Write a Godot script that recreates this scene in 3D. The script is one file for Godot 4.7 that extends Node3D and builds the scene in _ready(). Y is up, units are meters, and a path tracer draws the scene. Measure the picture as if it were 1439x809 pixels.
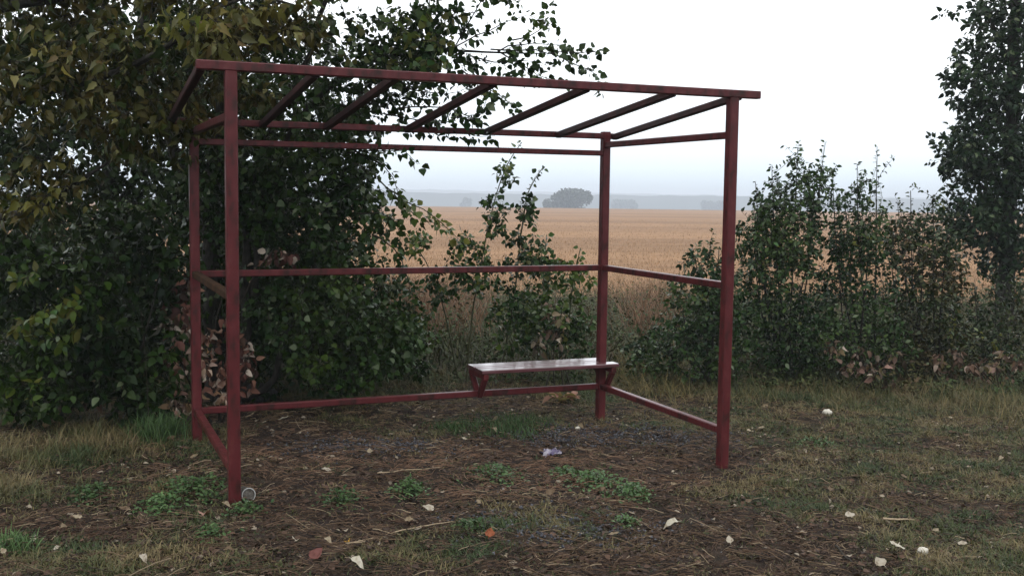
extends Node3D
# A welded, unroofed bus shelter frame on a trampled roadside clearing, thicket and hazy stubble field behind.
# x to the right, y up, the view runs along -z; "d" below is metres ahead of the camera (z = -d).

const FOCAL := 1540.0
const PITCH := 0.0858
const ROLL := 0.0126
const EYE := 1.5

# spots of bluish grit: x, d, radius
const GRIT := [[-0.85, 6.55, 0.28], [0.95, 7.1, 0.34], [0.25, 4.9, 0.3], [0.35, 7.05, 0.25]]

var rng := RandomNumberGenerator.new()
var n_big := FastNoiseLite.new()
var n_mid := FastNoiseLite.new()
var n_fine := FastNoiseLite.new()
var n_gap := FastNoiseLite.new()
var n_hue := FastNoiseLite.new()
var taken := {}
var M := {}
var leaf_mesh := {}
var leaf_lite := {}

# ---------------------------------------------------------------- mesh collecting
class Buf:
	var v := PackedVector3Array()
	var n := PackedVector3Array()
	var c := PackedColorArray()
	var i := PackedInt32Array()
	var uv := PackedVector2Array()
	var colored := false
	var mapped := false
	func vert(p: Vector3, q: Vector3, col := Color.WHITE) -> int:
		v.append(p); n.append(q)
		if colored: c.append(col)
		return v.size() - 1
	func tri(a: int, b: int, d: int) -> void:
		i.append(a); i.append(b); i.append(d)
	func quad(a: int, b: int, d: int, e: int) -> void:
		tri(a, b, d); tri(a, d, e)
	func flat_quad(a: Vector3, b: Vector3, d: Vector3, e: Vector3) -> void:
		var q := (d - a).cross(b - a).normalized()
		var k := vert(a, q); vert(b, q); vert(d, q); vert(e, q)
		quad(k, k + 1, k + 2, k + 3)
	func mesh() -> ArrayMesh:
		var a := []
		a.resize(Mesh.ARRAY_MAX)
		a[Mesh.ARRAY_VERTEX] = v
		a[Mesh.ARRAY_NORMAL] = n
		if colored: a[Mesh.ARRAY_COLOR] = c
		if mapped: a[Mesh.ARRAY_TEX_UV] = uv
		a[Mesh.ARRAY_INDEX] = i
		var m := ArrayMesh.new()
		m.add_surface_from_arrays(Mesh.PRIMITIVE_TRIANGLES, a)
		return m

func tube(b: Buf, pts: Array, r0: float, r1: float, sides := 5, cap := true, lump := 0.0) -> void:
	var m := pts.size()
	if m < 2: return
	var first := b.v.size()
	var side := Vector3.ZERO
	for k in m:
		var p: Vector3 = pts[k]
		var a: Vector3 = pts[maxi(k - 1, 0)]
		var z: Vector3 = pts[mini(k + 1, m - 1)]
		var t := (z - a).normalized()
		if k == 0:
			side = t.cross(Vector3(0.31, 0.2, 0.93)).normalized()
		side = (side - t * side.dot(t)).normalized()
		var up := t.cross(side)
		var r := lerpf(r0, r1, float(k) / (m - 1))
		for s in sides:
			var an := TAU * s / sides
			var q := side * cos(an) + up * sin(an)
			var rr := r * (1.0 + lump * n_fine.get_noise_3d(p.x * 9.0 + q.x * 2.0, p.y * 9.0, p.z * 9.0 + q.z * 2.0))
			b.vert(p + q * rr, q)
	for k in m - 1:
		for s in sides:
			var s2 := (s + 1) % sides
			var o := first + k * sides
			b.quad(o + s, o + sides + s, o + sides + s2, o + s2)
	if cap:
		var e: Vector3 = (pts[m - 1] - pts[m - 2]).normalized()
		var tip := b.vert(pts[m - 1] + e * r1 * 0.4, e)
		for s in sides:
			b.tri(first + (m - 1) * sides + s, tip, first + (m - 1) * sides + (s + 1) % sides)

# a bevelled square bar from p to q; w across (side), h along up
func bar(b: Buf, p: Vector3, q: Vector3, w: float, h: float, up := Vector3.UP, bev := 0.005) -> void:
	var t := (q - p).normalized()
	var s := t.cross(up).normalized()
	var u := s.cross(t).normalized()
	var ring := [Vector2(-w / 2 + bev, -h / 2), Vector2(w / 2 - bev, -h / 2), Vector2(w / 2, -h / 2 + bev), Vector2(w / 2, h / 2 - bev), Vector2(w / 2 - bev, h / 2), Vector2(-w / 2 + bev, h / 2), Vector2(-w / 2, h / 2 - bev), Vector2(-w / 2, -h / 2 + bev)]
	for k in 8:
		var a: Vector2 = ring[k]
		var c: Vector2 = ring[(k + 1) % 8]
		b.flat_quad(p + s * a.x + u * a.y, p + s * c.x + u * c.y, q + s * c.x + u * c.y, q + s * a.x + u * a.y)
	for e in [[p, -t], [q, t]]:
		var o := b.v.size()
		for k in 8:
			b.vert(e[0] + s * ring[k].x + u * ring[k].y, e[1])
		for k in range(1, 7):
			if e[1] == t: b.tri(o, o + k, o + k + 1)
			else: b.tri(o, o + k + 1, o + k)

# ---------------------------------------------------------------- nodes
func numbered(called: String) -> String:
	var k: int = taken.get(called, 0)
	taken[called] = k + 1
	return called if k == 0 else "%s_%03d" % [called, k]

func tag(o: Node3D, label: String, category := "", group := "", kind := "") -> Node3D:
	if label: o.set_meta("label", label)
	if category: o.set_meta("category", category)
	if group: o.set_meta("group", group)
	if kind: o.set_meta("kind", kind)
	return o

func thing(called: String, label: String, category: String, where := Vector3.ZERO, group := "") -> Node3D:
	var o := Node3D.new()
	o.name = numbered(called)
	add_child(o, true)
	o.position = where
	tag(o, label, category, group)
	return o

func part(called: String, mesh: Mesh, mat: Material, parent: Node3D = null, kind := "") -> MeshInstance3D:
	var o := MeshInstance3D.new()
	o.mesh = mesh
	o.material_override = mat
	if parent == null or parent == self:
		o.name = numbered(called)
		add_child(o, true)
	else:
		o.name = called
		parent.add_child(o, true)
	if kind: o.set_meta("kind", kind)
	return o

func scatter(called: String, mesh: Mesh, mat: Material, buffer: PackedFloat32Array, parent: Node3D = null, kind := "stuff") -> MultiMeshInstance3D:
	var mm := MultiMesh.new()
	mm.transform_format = MultiMesh.TRANSFORM_3D
	mm.use_colors = true
	mm.mesh = mesh
	mm.instance_count = buffer.size() / 16
	mm.buffer = buffer
	var o := MultiMeshInstance3D.new()
	o.multimesh = mm
	o.material_override = mat
	if parent == null or parent == self:
		o.name = numbered(called)
		add_child(o, true)
	else:
		o.name = called
		parent.add_child(o, true)
	if kind: o.set_meta("kind", kind)
	return o

func put16(buf: PackedFloat32Array, x: Vector3, y: Vector3, z: Vector3, o: Vector3, c: Color) -> void:
	buf.append_array(PackedFloat32Array([x.x, y.x, z.x, o.x, x.y, y.y, z.y, o.y, x.z, y.z, z.z, o.z, c.r, c.g, c.b, 1.0]))

# ---------------------------------------------------------------- places
# a photograph pixel (1439 x 809) at d metres ahead
func at(px: float, py: float, d: float) -> Vector3:
	var u := px - 719.5
	var w := py - 404.5
	var u2 := u * cos(ROLL) + w * sin(ROLL)
	var w2 := -u * sin(ROLL) + w * cos(ROLL)
	var y := -w2 / FOCAL
	var yy := y * cos(PITCH) - sin(PITCH)
	var zz := y * sin(PITCH) + cos(PITCH)
	return Vector3(u2 / FOCAL / zz * d, EYE + yy / zz * d, -d)

func land(x: float, d: float) -> float:
	var dd := clampf(d, -2.0, 9.5)
	var xx := clampf(x, -7.0, 7.0)
	var h := -0.0145 * (xx + 1.325) - 0.028 * (dd - 5.17)
	if d > 9.5:
		h = lerpf(h, -0.9, smoothstep(9.5, 27.0, d)) - 1.6 * clampf((d - 27.0) / 298.0, 0.0, 1.0)
	if d > 310.0:
		h -= 14.0 * smoothstep(310.0, 640.0, d)
	var near := 1.0 - smoothstep(14.0, 30.0, d)
	h += near * (0.03 * n_big.get_noise_2d(x * 1.3, d * 1.3) + 0.018 * n_mid.get_noise_2d(x * 3.0, d * 3.0))
	if near > 0.5: h += 0.02 * n_fine.get_noise_2d(x * 8.0, d * 8.0)
	return h

func ground(x: float, d: float) -> Vector3:
	return Vector3(x, land(x, d), -d)

# where the ray of a pixel meets the ground
func gpt(px: float, py: float) -> Vector3:
	var d := 6.0
	for k in 25:
		var p := at(px, py, d)
		var slope := (EYE - p.y) / d
		d = lerpf(d, (EYE - land(p.x, d)) / slope, 0.7)
	var q := at(px, py, d)
	return ground(q.x, d)

# ---------------------------------------------------------------- materials
func lin(r: float, g: float, b: float) -> Color:
	return Color(r, g, b).linear_to_srgb()

func noise_tex(stops: Array, freq: float, octaves := 5, seed_ := 1, size := 512, kind := FastNoiseLite.TYPE_SIMPLEX_SMOOTH) -> NoiseTexture2D:
	var t := NoiseTexture2D.new()
	var f := FastNoiseLite.new()
	f.seed = seed_; f.frequency = freq; f.fractal_octaves = octaves; f.noise_type = kind
	t.noise = f; t.width = size; t.height = size; t.seamless = true
	var g := Gradient.new()
	g.offsets = PackedFloat32Array(stops.map(func(s): return s[0]))
	g.colors = PackedColorArray(stops.map(func(s): return s[1]))
	t.color_ramp = g
	return t

func mat(called: String, color: Color, rough := 0.8, spec := 0.4) -> StandardMaterial3D:
	var m := StandardMaterial3D.new()
	m.resource_name = called
	m.albedo_color = color
	m.roughness = rough
	m.metallic_specular = spec
	m.cull_mode = BaseMaterial3D.CULL_DISABLED
	M[called] = m
	return m

func tri(m: StandardMaterial3D, scale: float, world := true) -> void:
	m.uv1_triplanar = true
	m.uv1_world_triplanar = world
	m.uv1_scale = Vector3.ONE * scale

func tinted(called: String, rough: float, spec: float, back := 0.0) -> StandardMaterial3D:
	var m := mat(called, Color.WHITE, rough, spec)
	m.vertex_color_use_as_albedo = true
	if back > 0.0:
		m.backlight_enabled = true
		m.backlight = Color(back, back, back * 0.5)
	return m

func make_materials() -> void:
	var grey := [[0.0, Color(0.25, 0.25, 0.25)], [1.0, Color.WHITE]]
	# red oxide paint, weathered, with rust showing through
	var m := mat("red_paint", Color.WHITE, 0.38, 0.3)
	m.albedo_texture = noise_tex([[0.0, lin(0.018, 0.009, 0.007)], [0.25, lin(0.042, 0.012, 0.011)], [0.42, lin(0.068, 0.0135, 0.0145)], [0.7, lin(0.078, 0.015, 0.0165)], [0.88, lin(0.09, 0.022, 0.022)], [1.0, lin(0.07, 0.026, 0.015)]], 0.012, 6, 5)
	m.roughness_texture = noise_tex([[0.0, Color(0.7, 0.7, 0.7)], [0.5, Color(0.85, 0.85, 0.85)], [1.0, Color.WHITE]], 0.02, 4, 9)
	m.heightmap_enabled = true
	m.heightmap_texture = noise_tex(grey, 0.03, 5, 15)
	m.heightmap_scale = 0.12
	tri(m, 1.7, false)
	m.uv1_scale = Vector3(1.9, 1.1, 1.9)
	m = mat("rafter_brown", Color.WHITE, 0.5, 0.3)  # rafters: a darker, browner tone than the posts and beams
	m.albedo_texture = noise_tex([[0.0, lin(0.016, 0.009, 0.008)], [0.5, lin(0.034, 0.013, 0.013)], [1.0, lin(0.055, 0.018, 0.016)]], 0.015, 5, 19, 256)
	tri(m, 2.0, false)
	m = mat("rusty_steel", Color.WHITE, 0.9, 0.15)
	m.albedo_texture = noise_tex([[0.0, lin(0.014, 0.009, 0.006)], [0.5, lin(0.034, 0.019, 0.011)], [1.0, lin(0.06, 0.03, 0.016)]], 0.02, 5, 7, 256)
	tri(m, 2.0, false)
	m = mat("bench_paint", Color.WHITE, 0.3, 0.5)
	m.clearcoat_enabled = true
	m.clearcoat = 0.9
	m.clearcoat_roughness = 0.12
	m.albedo_texture = noise_tex([[0.0, lin(0.03, 0.015, 0.014)], [0.35, lin(0.06, 0.02, 0.021)], [0.6, lin(0.085, 0.025, 0.03)], [1.0, lin(0.16, 0.11, 0.115)]], 0.012, 6, 25)
	m.heightmap_enabled = true
	m.heightmap_texture = noise_tex(grey, 0.02, 5, 17)
	m.heightmap_scale = 0.04
	tri(m, 1.3, false)
	m.uv1_scale = Vector3(0.35, 3.0, 5.0)
	m = mat("bark", Color.WHITE, 0.85, 0.3)
	m.albedo_texture = noise_tex([[0.0, lin(0.008, 0.007, 0.006)], [0.5, lin(0.022, 0.02, 0.016)], [1.0, lin(0.055, 0.052, 0.042)]], 0.02, 5, 31)
	m.heightmap_enabled = true
	m.heightmap_texture = noise_tex(grey, 0.03, 5, 33)
	m.heightmap_scale = 0.8
	tri(m, 2.0)
	m.uv1_scale = Vector3(3.0, 1.0, 3.0)
	mat("twig", lin(0.022, 0.018, 0.013), 0.8, 0.3)
	mat("dry_stalk", lin(0.3, 0.23, 0.15), 0.8, 0.3)
	mat("green_stem", lin(0.04, 0.042, 0.018), 0.7, 0.3)
	tinted("leaf", 0.33, 0.23, 0.45)
	tinted("dry_leaf", 0.75, 0.3, 0.35)
	tinted("blade", 0.6, 0.35, 0.4)
	tinted("straw", 0.7, 0.3)
	m = tinted("soil", 0.95, 0.25)
	m.albedo_texture = noise_tex([[0.0, Color(0.42, 0.4, 0.38)], [0.4, Color(0.75, 0.74, 0.72)], [0.7, Color(0.92, 0.91, 0.9)], [1.0, Color(1, 1, 1)]], 0.05, 5, 41, 1024)
	m.heightmap_enabled = true
	m.heightmap_texture = noise_tex(grey, 0.06, 5, 43, 1024)
	m.heightmap_scale = 1.4
	tri(m, 1.1)
	m = tinted("stubble", 0.95, 0.2)
	m.albedo_texture = noise_tex([[0.0, Color(0.72, 0.7, 0.66)], [0.5, Color(0.9, 0.89, 0.87)], [1.0, Color(1, 1, 1)]], 0.02, 6, 45, 1024)
	tri(m, 0.05)
	m.uv1_scale = Vector3(0.015, 0.1, 0.11)
	mat("far_wood", lin(0.05, 0.058, 0.045), 0.95, 0.2)
	m = mat("tin", Color.WHITE, 0.45, 0.5)
	m.metallic = 0.55
	m.albedo_texture = noise_tex([[0.0, lin(0.03, 0.022, 0.016)], [0.45, lin(0.085, 0.075, 0.062)], [1.0, lin(0.2, 0.19, 0.17)]], 0.03, 4, 51, 256)
	tri(m, 8.0)
	mat("tin_rim", lin(0.36, 0.36, 0.34), 0.5, 0.5)
	tinted("wrapper", 0.35, 0.5)
	m = mat("rock", Color.WHITE, 0.9, 0.3)
	m.albedo_texture = noise_tex([[0.0, lin(0.02, 0.02, 0.02)], [0.6, lin(0.055, 0.05, 0.047)], [1.0, lin(0.1, 0.095, 0.09)]], 0.03, 5, 53, 256)
	tri(m, 5.0)
	mat("pale_stone", lin(0.5, 0.47, 0.4), 0.85, 0.3)

# ---------------------------------------------------------------- leaves
# outline: [t, half width] along the midrib; folded along it and drooping to the tip; a stalk of the given length
func make_leaf(outline: Array, fold: float, droop: float, stalk: float, wave := 0.0) -> ArrayMesh:
	var b := Buf.new()
	var m := outline.size()
	for k in m:
		var t: float = outline[k][0]
		var w: float = outline[k][1]
		var z := -droop * t * t
		var e := wave * (1.0 if k % 2 == 0 else -1.0)
		b.vert(Vector3(-w, t, z + fold * w + e), Vector3(fold, droop * t * 2.0, 1).normalized())
		b.vert(Vector3(0, t, z), Vector3(0, droop * t * 2.0, 1).normalized())
		b.vert(Vector3(w, t, z + fold * w - e), Vector3(-fold, droop * t * 2.0, 1).normalized())
	for k in m - 1:
		var o := k * 3
		b.quad(o, o + 3, o + 4, o + 1)
		b.quad(o + 1, o + 4, o + 5, o + 2)
	if stalk > 0.0:
		var s := 0.018
		var q := Vector3(0, 0, 1)
		var a := b.vert(Vector3(-s, -stalk, 0.04), q)
		b.vert(Vector3(-s, 0.02, 0), q); b.vert(Vector3(s, 0.02, 0), q); b.vert(Vector3(s, -stalk, 0.04), q)
		b.quad(a, a + 1, a + 2, a + 3)
	return b.mesh()

func make_leaves() -> void:
	leaf_mesh.poplar = make_leaf([[0.0, 0.05], [0.08, 0.3], [0.22, 0.44], [0.42, 0.45], [0.65, 0.31], [0.85, 0.13], [1.0, 0.0]], 0.22, 0.18, 0.5)
	leaf_mesh.willow = make_leaf([[0.0, 0.03], [0.2, 0.22], [0.45, 0.29], [0.7, 0.22], [0.9, 0.09], [1.0, 0.0]], 0.3, 0.22, 0.15)
	leaf_mesh.maple = make_leaf([[0.0, 0.05], [0.1, 0.2], [0.24, 0.31], [0.34, 0.22], [0.48, 0.29], [0.62, 0.17], [0.8, 0.1], [1.0, 0.0]], 0.45, 0.5, 0.45)
	leaf_mesh.elm = make_leaf([[0.0, 0.05], [0.12, 0.26], [0.35, 0.36], [0.6, 0.3], [0.82, 0.15], [1.0, 0.0]], 0.28, 0.25, 0.2)
	leaf_mesh.curled = make_leaf([[0.0, 0.06], [0.15, 0.24], [0.4, 0.33], [0.65, 0.27], [0.85, 0.14], [1.0, 0.0]], 0.6, 0.5, 0.25, 0.05)
	leaf_mesh.fallen = make_leaf([[0.0, 0.05], [0.1, 0.28], [0.28, 0.42], [0.5, 0.4], [0.75, 0.24], [1.0, 0.0]], 0.16, -0.22, 0.35, 0.035)
	leaf_mesh.tiny = make_leaf([[0.0, 0.1], [0.35, 0.36], [0.7, 0.26], [1.0, 0.0]], 0.25, 0.2, 0.0)
	leaf_lite.poplar = make_lite([[0.13, 0.37], [0.4, 0.46], [0.75, 0.22]], 0.22, 0.18)
	leaf_lite.willow = make_lite([[0.22, 0.23], [0.5, 0.29], [0.8, 0.16]], 0.3, 0.22)
	leaf_lite.maple = make_lite([[0.2, 0.3], [0.34, 0.22], [0.48, 0.29], [0.7, 0.13]], 0.45, 0.5)
	leaf_lite.elm = make_lite([[0.15, 0.27], [0.42, 0.36], [0.78, 0.18]], 0.28, 0.25)
	leaf_lite.curled = make_lite([[0.15, 0.24], [0.45, 0.33], [0.8, 0.18]], 0.6, 0.5)
	var b := Buf.new()   # a grass blade one metre tall, bending forward
	for k in 5:
		var t := k / 4.0
		var w := 0.5 * (1.0 - t * t * 0.96)
		b.vert(Vector3(-w, t - 0.12 * t * t, 0.42 * t * t), Vector3(0, -0.5 * t, 1).normalized())
		b.vert(Vector3(w, t - 0.12 * t * t, 0.42 * t * t), Vector3(0, -0.5 * t, 1).normalized())
	for k in 4: b.quad(k * 2, k * 2 + 2, k * 2 + 3, k * 2 + 1)
	leaf_mesh.blade = b.mesh()
	b = Buf.new()        # a chip of stone
	var ends := [Vector3(0.5, 0.05, 0), Vector3(-0.5, 0, 0.05), Vector3(0, 0.4, 0), Vector3(0, -0.35, 0.05), Vector3(0.05, 0, 0.45), Vector3(0, 0.05, -0.4)]
	for f in [[0, 2, 4], [4, 2, 1], [1, 2, 5], [5, 2, 0], [4, 3, 0], [1, 3, 4], [5, 3, 1], [0, 3, 5]]:
		var q: Vector3 = (ends[f[0]] + ends[f[1]] + ends[f[2]]).normalized()
		var k := b.v.size()
		for e in f: b.vert(ends[e], q)
		if (ends[f[1]] - ends[f[0]]).cross(ends[f[2]] - ends[f[0]]).dot(q) > 0.0: b.tri(k, k + 2, k + 1)
		else: b.tri(k, k + 1, k + 2)
	leaf_mesh.chip = b.mesh()
	b = Buf.new()        # a lying stalk one metre long, crooked
	var ys := [0.0, 0.012, 0.03, 0.012]
	var xs := [0.0, 0.05, 0.02, -0.06]
	for k in 4:
		var t := k / 3.0
		for s in 3:
			var an := TAU * s / 3.0
			b.vert(Vector3(xs[k], ys[k], t) + Vector3(cos(an) * 0.5, sin(an) * 0.5, 0.0) * 0.02, Vector3(cos(an), sin(an), 0))
	for k in 3:
		for s in 3:
			var s2 := (s + 1) % 3
			b.quad(k * 3 + s, k * 3 + 3 + s, k * 3 + 3 + s2, k * 3 + s2)
	leaf_mesh.stalk = b.mesh()

# ---------------------------------------------------------------- plants
class Plant:
	var root: Node3D
	var twigs := Buf.new()
	var skel := PackedVector3Array()
	var leaves := PackedFloat32Array()
	var spec := {}

func plant(called: String, label: String, category: String, base: Vector3, spec: Dictionary, group := "") -> Plant:
	var p := Plant.new()
	p.root = thing(called, label, category, base, group)
	p.spec = spec
	return p

# a trunk or limb through world points
func stem(p: Plant, called: String, pts: Array, r0: float, r1: float, material: Material, sides := 8) -> void:
	var b := Buf.new()
	var o := p.root.position
	var c := Curve3D.new()
	for k in pts.size():
		var a: Vector3 = pts[maxi(k - 1, 0)]
		var z: Vector3 = pts[mini(k + 1, pts.size() - 1)]
		c.add_point(pts[k] - o, -(z - a) / 6.0, (z - a) / 6.0)
	var total := c.get_baked_length()
	var m := clampi(int(total / 0.12), 4, 60)
	var line := []
	for k in m + 1:
		var q := c.sample_baked(total * k / m, true)
		var wob := Vector3(n_mid.get_noise_3d(q.x * 5, q.y * 5, 7), 0, n_mid.get_noise_3d(q.x * 5, q.y * 5, 70)) * r0 * 0.6
		line.append(q + wob * minf(1.0, k * 0.5))
		p.skel.append(q + wob + o)
	tube(b, line, r0, r1, sides, true, 0.35)
	part(called, b.mesh(), material, p.root)

func leaf_color(s: Dictionary, w: Vector3) -> Color:
	var pal: Array = s.palette
	var h := 0.5 + 0.9 * n_hue.get_noise_3d(w.x * 1.6, w.y * 1.6, w.z * 1.6) + rng.randf_range(-0.32, 0.32)
	var k := clampf(h, 0.0, 0.999) * (pal.size() - 1)
	var a: Color = pal[int(k)]
	var b: Color = pal[mini(int(k) + 1, pal.size() - 1)]
	var c: Color = a.lerp(b, k - int(k)) * rng.randf_range(0.7, 1.3) * s.get("tone", 0.55)
	if rng.randf() < s.get("pale", 0.05):
		c = c.lerp(s.get("pale_color", Color(0.17, 0.19, 0.14)) * 0.7, rng.randf_range(0.3, 1.0))
	return c if s.has("dry") else Color(c.r * 0.97, c.g * 1.06, c.b * 0.8)

func leaf_at(p: Plant, pos: Vector3, tangent: Vector3, scale := 1.0) -> void:
	var s := p.spec
	var side := Vector3(rng.randfn(), rng.randfn(), rng.randfn())
	side = (side - tangent * side.dot(tangent)).normalized()
	var ld := (tangent * 0.45 + side * 0.9 + Vector3.DOWN * rng.randf_range(0.0, s.get("droop", 0.6))).normalized()
	var up := Vector3(rng.randfn() * 0.7, 1.0 * s.get("lift", 0.7), rng.randfn() * 0.7 + 0.25)
	var nz := (up - ld * up.dot(ld)).normalized()
	var nx := ld.cross(nz)
	var size: float = s.size * rng.randf_range(0.5, 1.25) * scale
	var wid := size * rng.randf_range(0.8, 1.08)
	var stalk: float = s.get("stalk", 0.3)
	put16(p.leaves, nx * wid, ld * size, nz * size, pos - p.root.position + ld * size * stalk, leaf_color(s, pos))

# a leafy twig along world points
func spray(p: Plant, pts: Array, r0 := 0.004, leafy := 0.35, gap := 0.028, scale := 1.0) -> void:
	var o := p.root.position
	var c := Curve3D.new()
	for k in pts.size():
		var a: Vector3 = pts[maxi(k - 1, 0)]
		var z: Vector3 = pts[mini(k + 1, pts.size() - 1)]
		c.add_point(pts[k], -(z - a) / 6.0, (z - a) / 6.0)
	c.bake_interval = 0.05
	var total := c.get_baked_length()
	if total < 0.02: return
	var m := clampi(int(total / 0.1), 3, 24)
	var line := []
	for k in m + 1:
		var q := c.sample_baked(total * k / m, false)
		q += Vector3(rng.randfn(), rng.randfn(), rng.randfn()) * 0.006 * minf(1.0, k)
		line.append(q - o)
		if k > 0 and k % 3 == 0: p.skel.append(q)
	tube(p.twigs, line, r0, 0.0012, 3, false)
	var s := total * leafy
	while s < total:
		var q := c.sample_baked(s, false)
		var q2 := c.sample_baked(minf(s + 0.04, total), false)
		var t := (q2 - c.sample_baked(maxf(s - 0.04, 0.0), false)).normalized()
		leaf_at(p, q, t, scale)
		if rng.randf() < 0.35: leaf_at(p, q, t, scale * 0.9)
		s += gap * rng.randf_range(0.5, 1.5)
	leaf_at(p, c.sample_baked(total, false), (line[m] - line[m - 1]).normalized(), scale)

# fill an ellipsoid (pixel centre and radii at distance d, depth radius in metres) with leafy twigs grown from the nearest wood
func fill(p: Plant, px: float, py: float, d: float, rx: float, ry: float, rz: float, count: int, gapiness := 0.0, gap := 0.028) -> void:
	var c := at(px, py, d)
	var k := d / FOCAL
	var made := 0
	var tries := 0
	while made < count and tries < count * 6:
		tries += 1
		var u := Vector3(rng.randfn(), rng.randfn(), rng.randfn()).normalized() * pow(rng.randf(), 0.42)
		var w := c + Vector3(u.x * rx * k, u.y * ry * k, u.z * rz)
		if n_gap.get_noise_3d(w.x * 1.3, w.y * 1.3, w.z * 1.3) < gapiness - 0.45: continue
		if w.y < land(w.x, -w.z) + 0.05: continue
		grow_to(p, w, gap)
		made += 1

func grow_to(p: Plant, w: Vector3, gap := 0.028, longest := 0.0) -> void:
	var best := 1e9
	var q := p.root.position
	var sk := p.skel
	for i in sk.size():
		var e: Vector3 = sk[i]
		var dd := e.distance_squared_to(w)
		if e.y > w.y + 0.15: dd *= 2.5
		if dd < best:
			best = dd
			q = e
	var dist := sqrt(best)
	dist = q.distance_to(w)
	var bow := Vector3(rng.randfn() * 0.09, 0.12 + rng.randfn() * 0.08, rng.randfn() * 0.09) * dist
	var from := 0.3 if dist < 0.5 else 1.0 - 0.4 / dist
	spray(p, [q, q.lerp(w, 0.35) + bow * 0.7, q.lerp(w, 0.72) + bow, w], 0.0025 + 0.005 * minf(dist, 1.2), from, gap)

# commit: twigs and crown; the leaves that show largest become parts of their own
func finish(p: Plant, leaf: String, material := "leaf", single := 0, wood := "twig") -> void:
	if p.twigs.v.size(): part("twigs", p.twigs.mesh(), M[wood], p.root, "stuff")
	var n := p.leaves.size() / 16
	var order := []
	if single > 0:
		for i in n:
			var o := i * 16
			var z := p.leaves[o + 11] + p.root.position.z
			var x := (p.leaves[o + 3] + p.root.position.x) / -z
			var y := (p.leaves[o + 7] + p.root.position.y - EYE) / -z
			if absf(x) < 0.46 and y < 0.16 and y > -0.3: order.append([-z, i])
		order.sort_custom(func(a, b): return a[0] < b[0])
		order = order.slice(0, single)
	var own := {}
	for e in order: own[e[1]] = true
	var rest := PackedFloat32Array()
	for i in n:
		if not own.has(i): rest.append_array(p.leaves.slice(i * 16, i * 16 + 16))
	part("crown", joined(leaf_lite[leaf], rest), M[material], p.root, "stuff")
	for i in own:
		var f := p.leaves.slice(i * 16, i * 16 + 16)
		var col := Color(roundf(f[12] * 40) / 40.0 + 0.008, roundf(f[13] * 40) / 40.0 + 0.008, roundf(f[14] * 50) / 50.0 + 0.006)
		var key := "%s_%.3f_%.3f_%.3f" % [material, col.r, col.g, col.b]
		if not M.has(key):
			var m: StandardMaterial3D = M[material].duplicate()
			m.vertex_color_use_as_albedo = false
			m.albedo_color = col.linear_to_srgb()
			M[key] = m
		var o := part("leaf", leaf_mesh[leaf], M[key], p.root)
		o.transform = Transform3D(Vector3(f[0], f[4], f[8]), Vector3(f[1], f[5], f[9]), Vector3(f[2], f[6], f[10]), Vector3(f[3], f[7], f[11]))

# many leaves of one crown as one mesh, each with its own place and colour
func joined(lite: Array, rows: PackedFloat32Array) -> ArrayMesh:
	var lv: PackedVector3Array = lite[0]
	var ln: PackedVector3Array = lite[1]
	var li: PackedInt32Array = lite[2]
	var n := rows.size() / 16
	var m := lv.size()
	var b := Buf.new()
	b.colored = true
	b.v.resize(n * m); b.n.resize(n * m); b.c.resize(n * m); b.i.resize(n * li.size())
	for k in n:
		var o := k * 16
		var t := Transform3D(Vector3(rows[o], rows[o + 4], rows[o + 8]), Vector3(rows[o + 1], rows[o + 5], rows[o + 9]), Vector3(rows[o + 2], rows[o + 6], rows[o + 10]), Vector3(rows[o + 3], rows[o + 7], rows[o + 11]))
		var c := Color(rows[o + 12], rows[o + 13], rows[o + 14])
		var at_ := k * m
		for j in m:
			b.v[at_ + j] = t * lv[j]
			b.n[at_ + j] = (t.basis * ln[j]).normalized()
			b.c[at_ + j] = c
		var ia := k * li.size()
		for j in li.size(): b.i[ia + j] = at_ + li[j]
	return b.mesh()

func make_lite(outline: Array, fold: float, droop: float) -> Array:
	var v := PackedVector3Array()
	var q := PackedVector3Array()
	var i := PackedInt32Array()
	v.append(Vector3.ZERO); q.append(Vector3(0, 0, 1))
	for e in outline:
		var t: float = e[0]
		var w: float = e[1]
		var z := -droop * t * t
		v.append(Vector3(-w, t, z + fold * w)); v.append(Vector3(0, t, z)); v.append(Vector3(w, t, z + fold * w))
		q.append(Vector3(fold, droop * t * 2.0, 1).normalized()); q.append(Vector3(0, droop * t * 2.0, 1).normalized()); q.append(Vector3(-fold, droop * t * 2.0, 1).normalized())
	v.append(Vector3(0, 1, -droop)); q.append(Vector3(0, droop * 2.0, 1).normalized())
	i.append_array(PackedInt32Array([0, 1, 2, 0, 2, 3]))
	for k in outline.size() - 1:
		var o := 1 + k * 3
		i.append_array(PackedInt32Array([o, o + 3, o + 4, o, o + 4, o + 1, o + 1, o + 4, o + 5, o + 1, o + 5, o + 2]))
	var o := 1 + (outline.size() - 1) * 3
	i.append_array(PackedInt32Array([o, o + 3, o + 1, o + 1, o + 3, o + 2]))
	return [v, q, i]

func pxs(list: Array, d: float) -> Array:
	var out := []
	for e in list: out.append(at(e[0], e[1], e[2] if e.size() > 2 else d))
	return out

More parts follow.
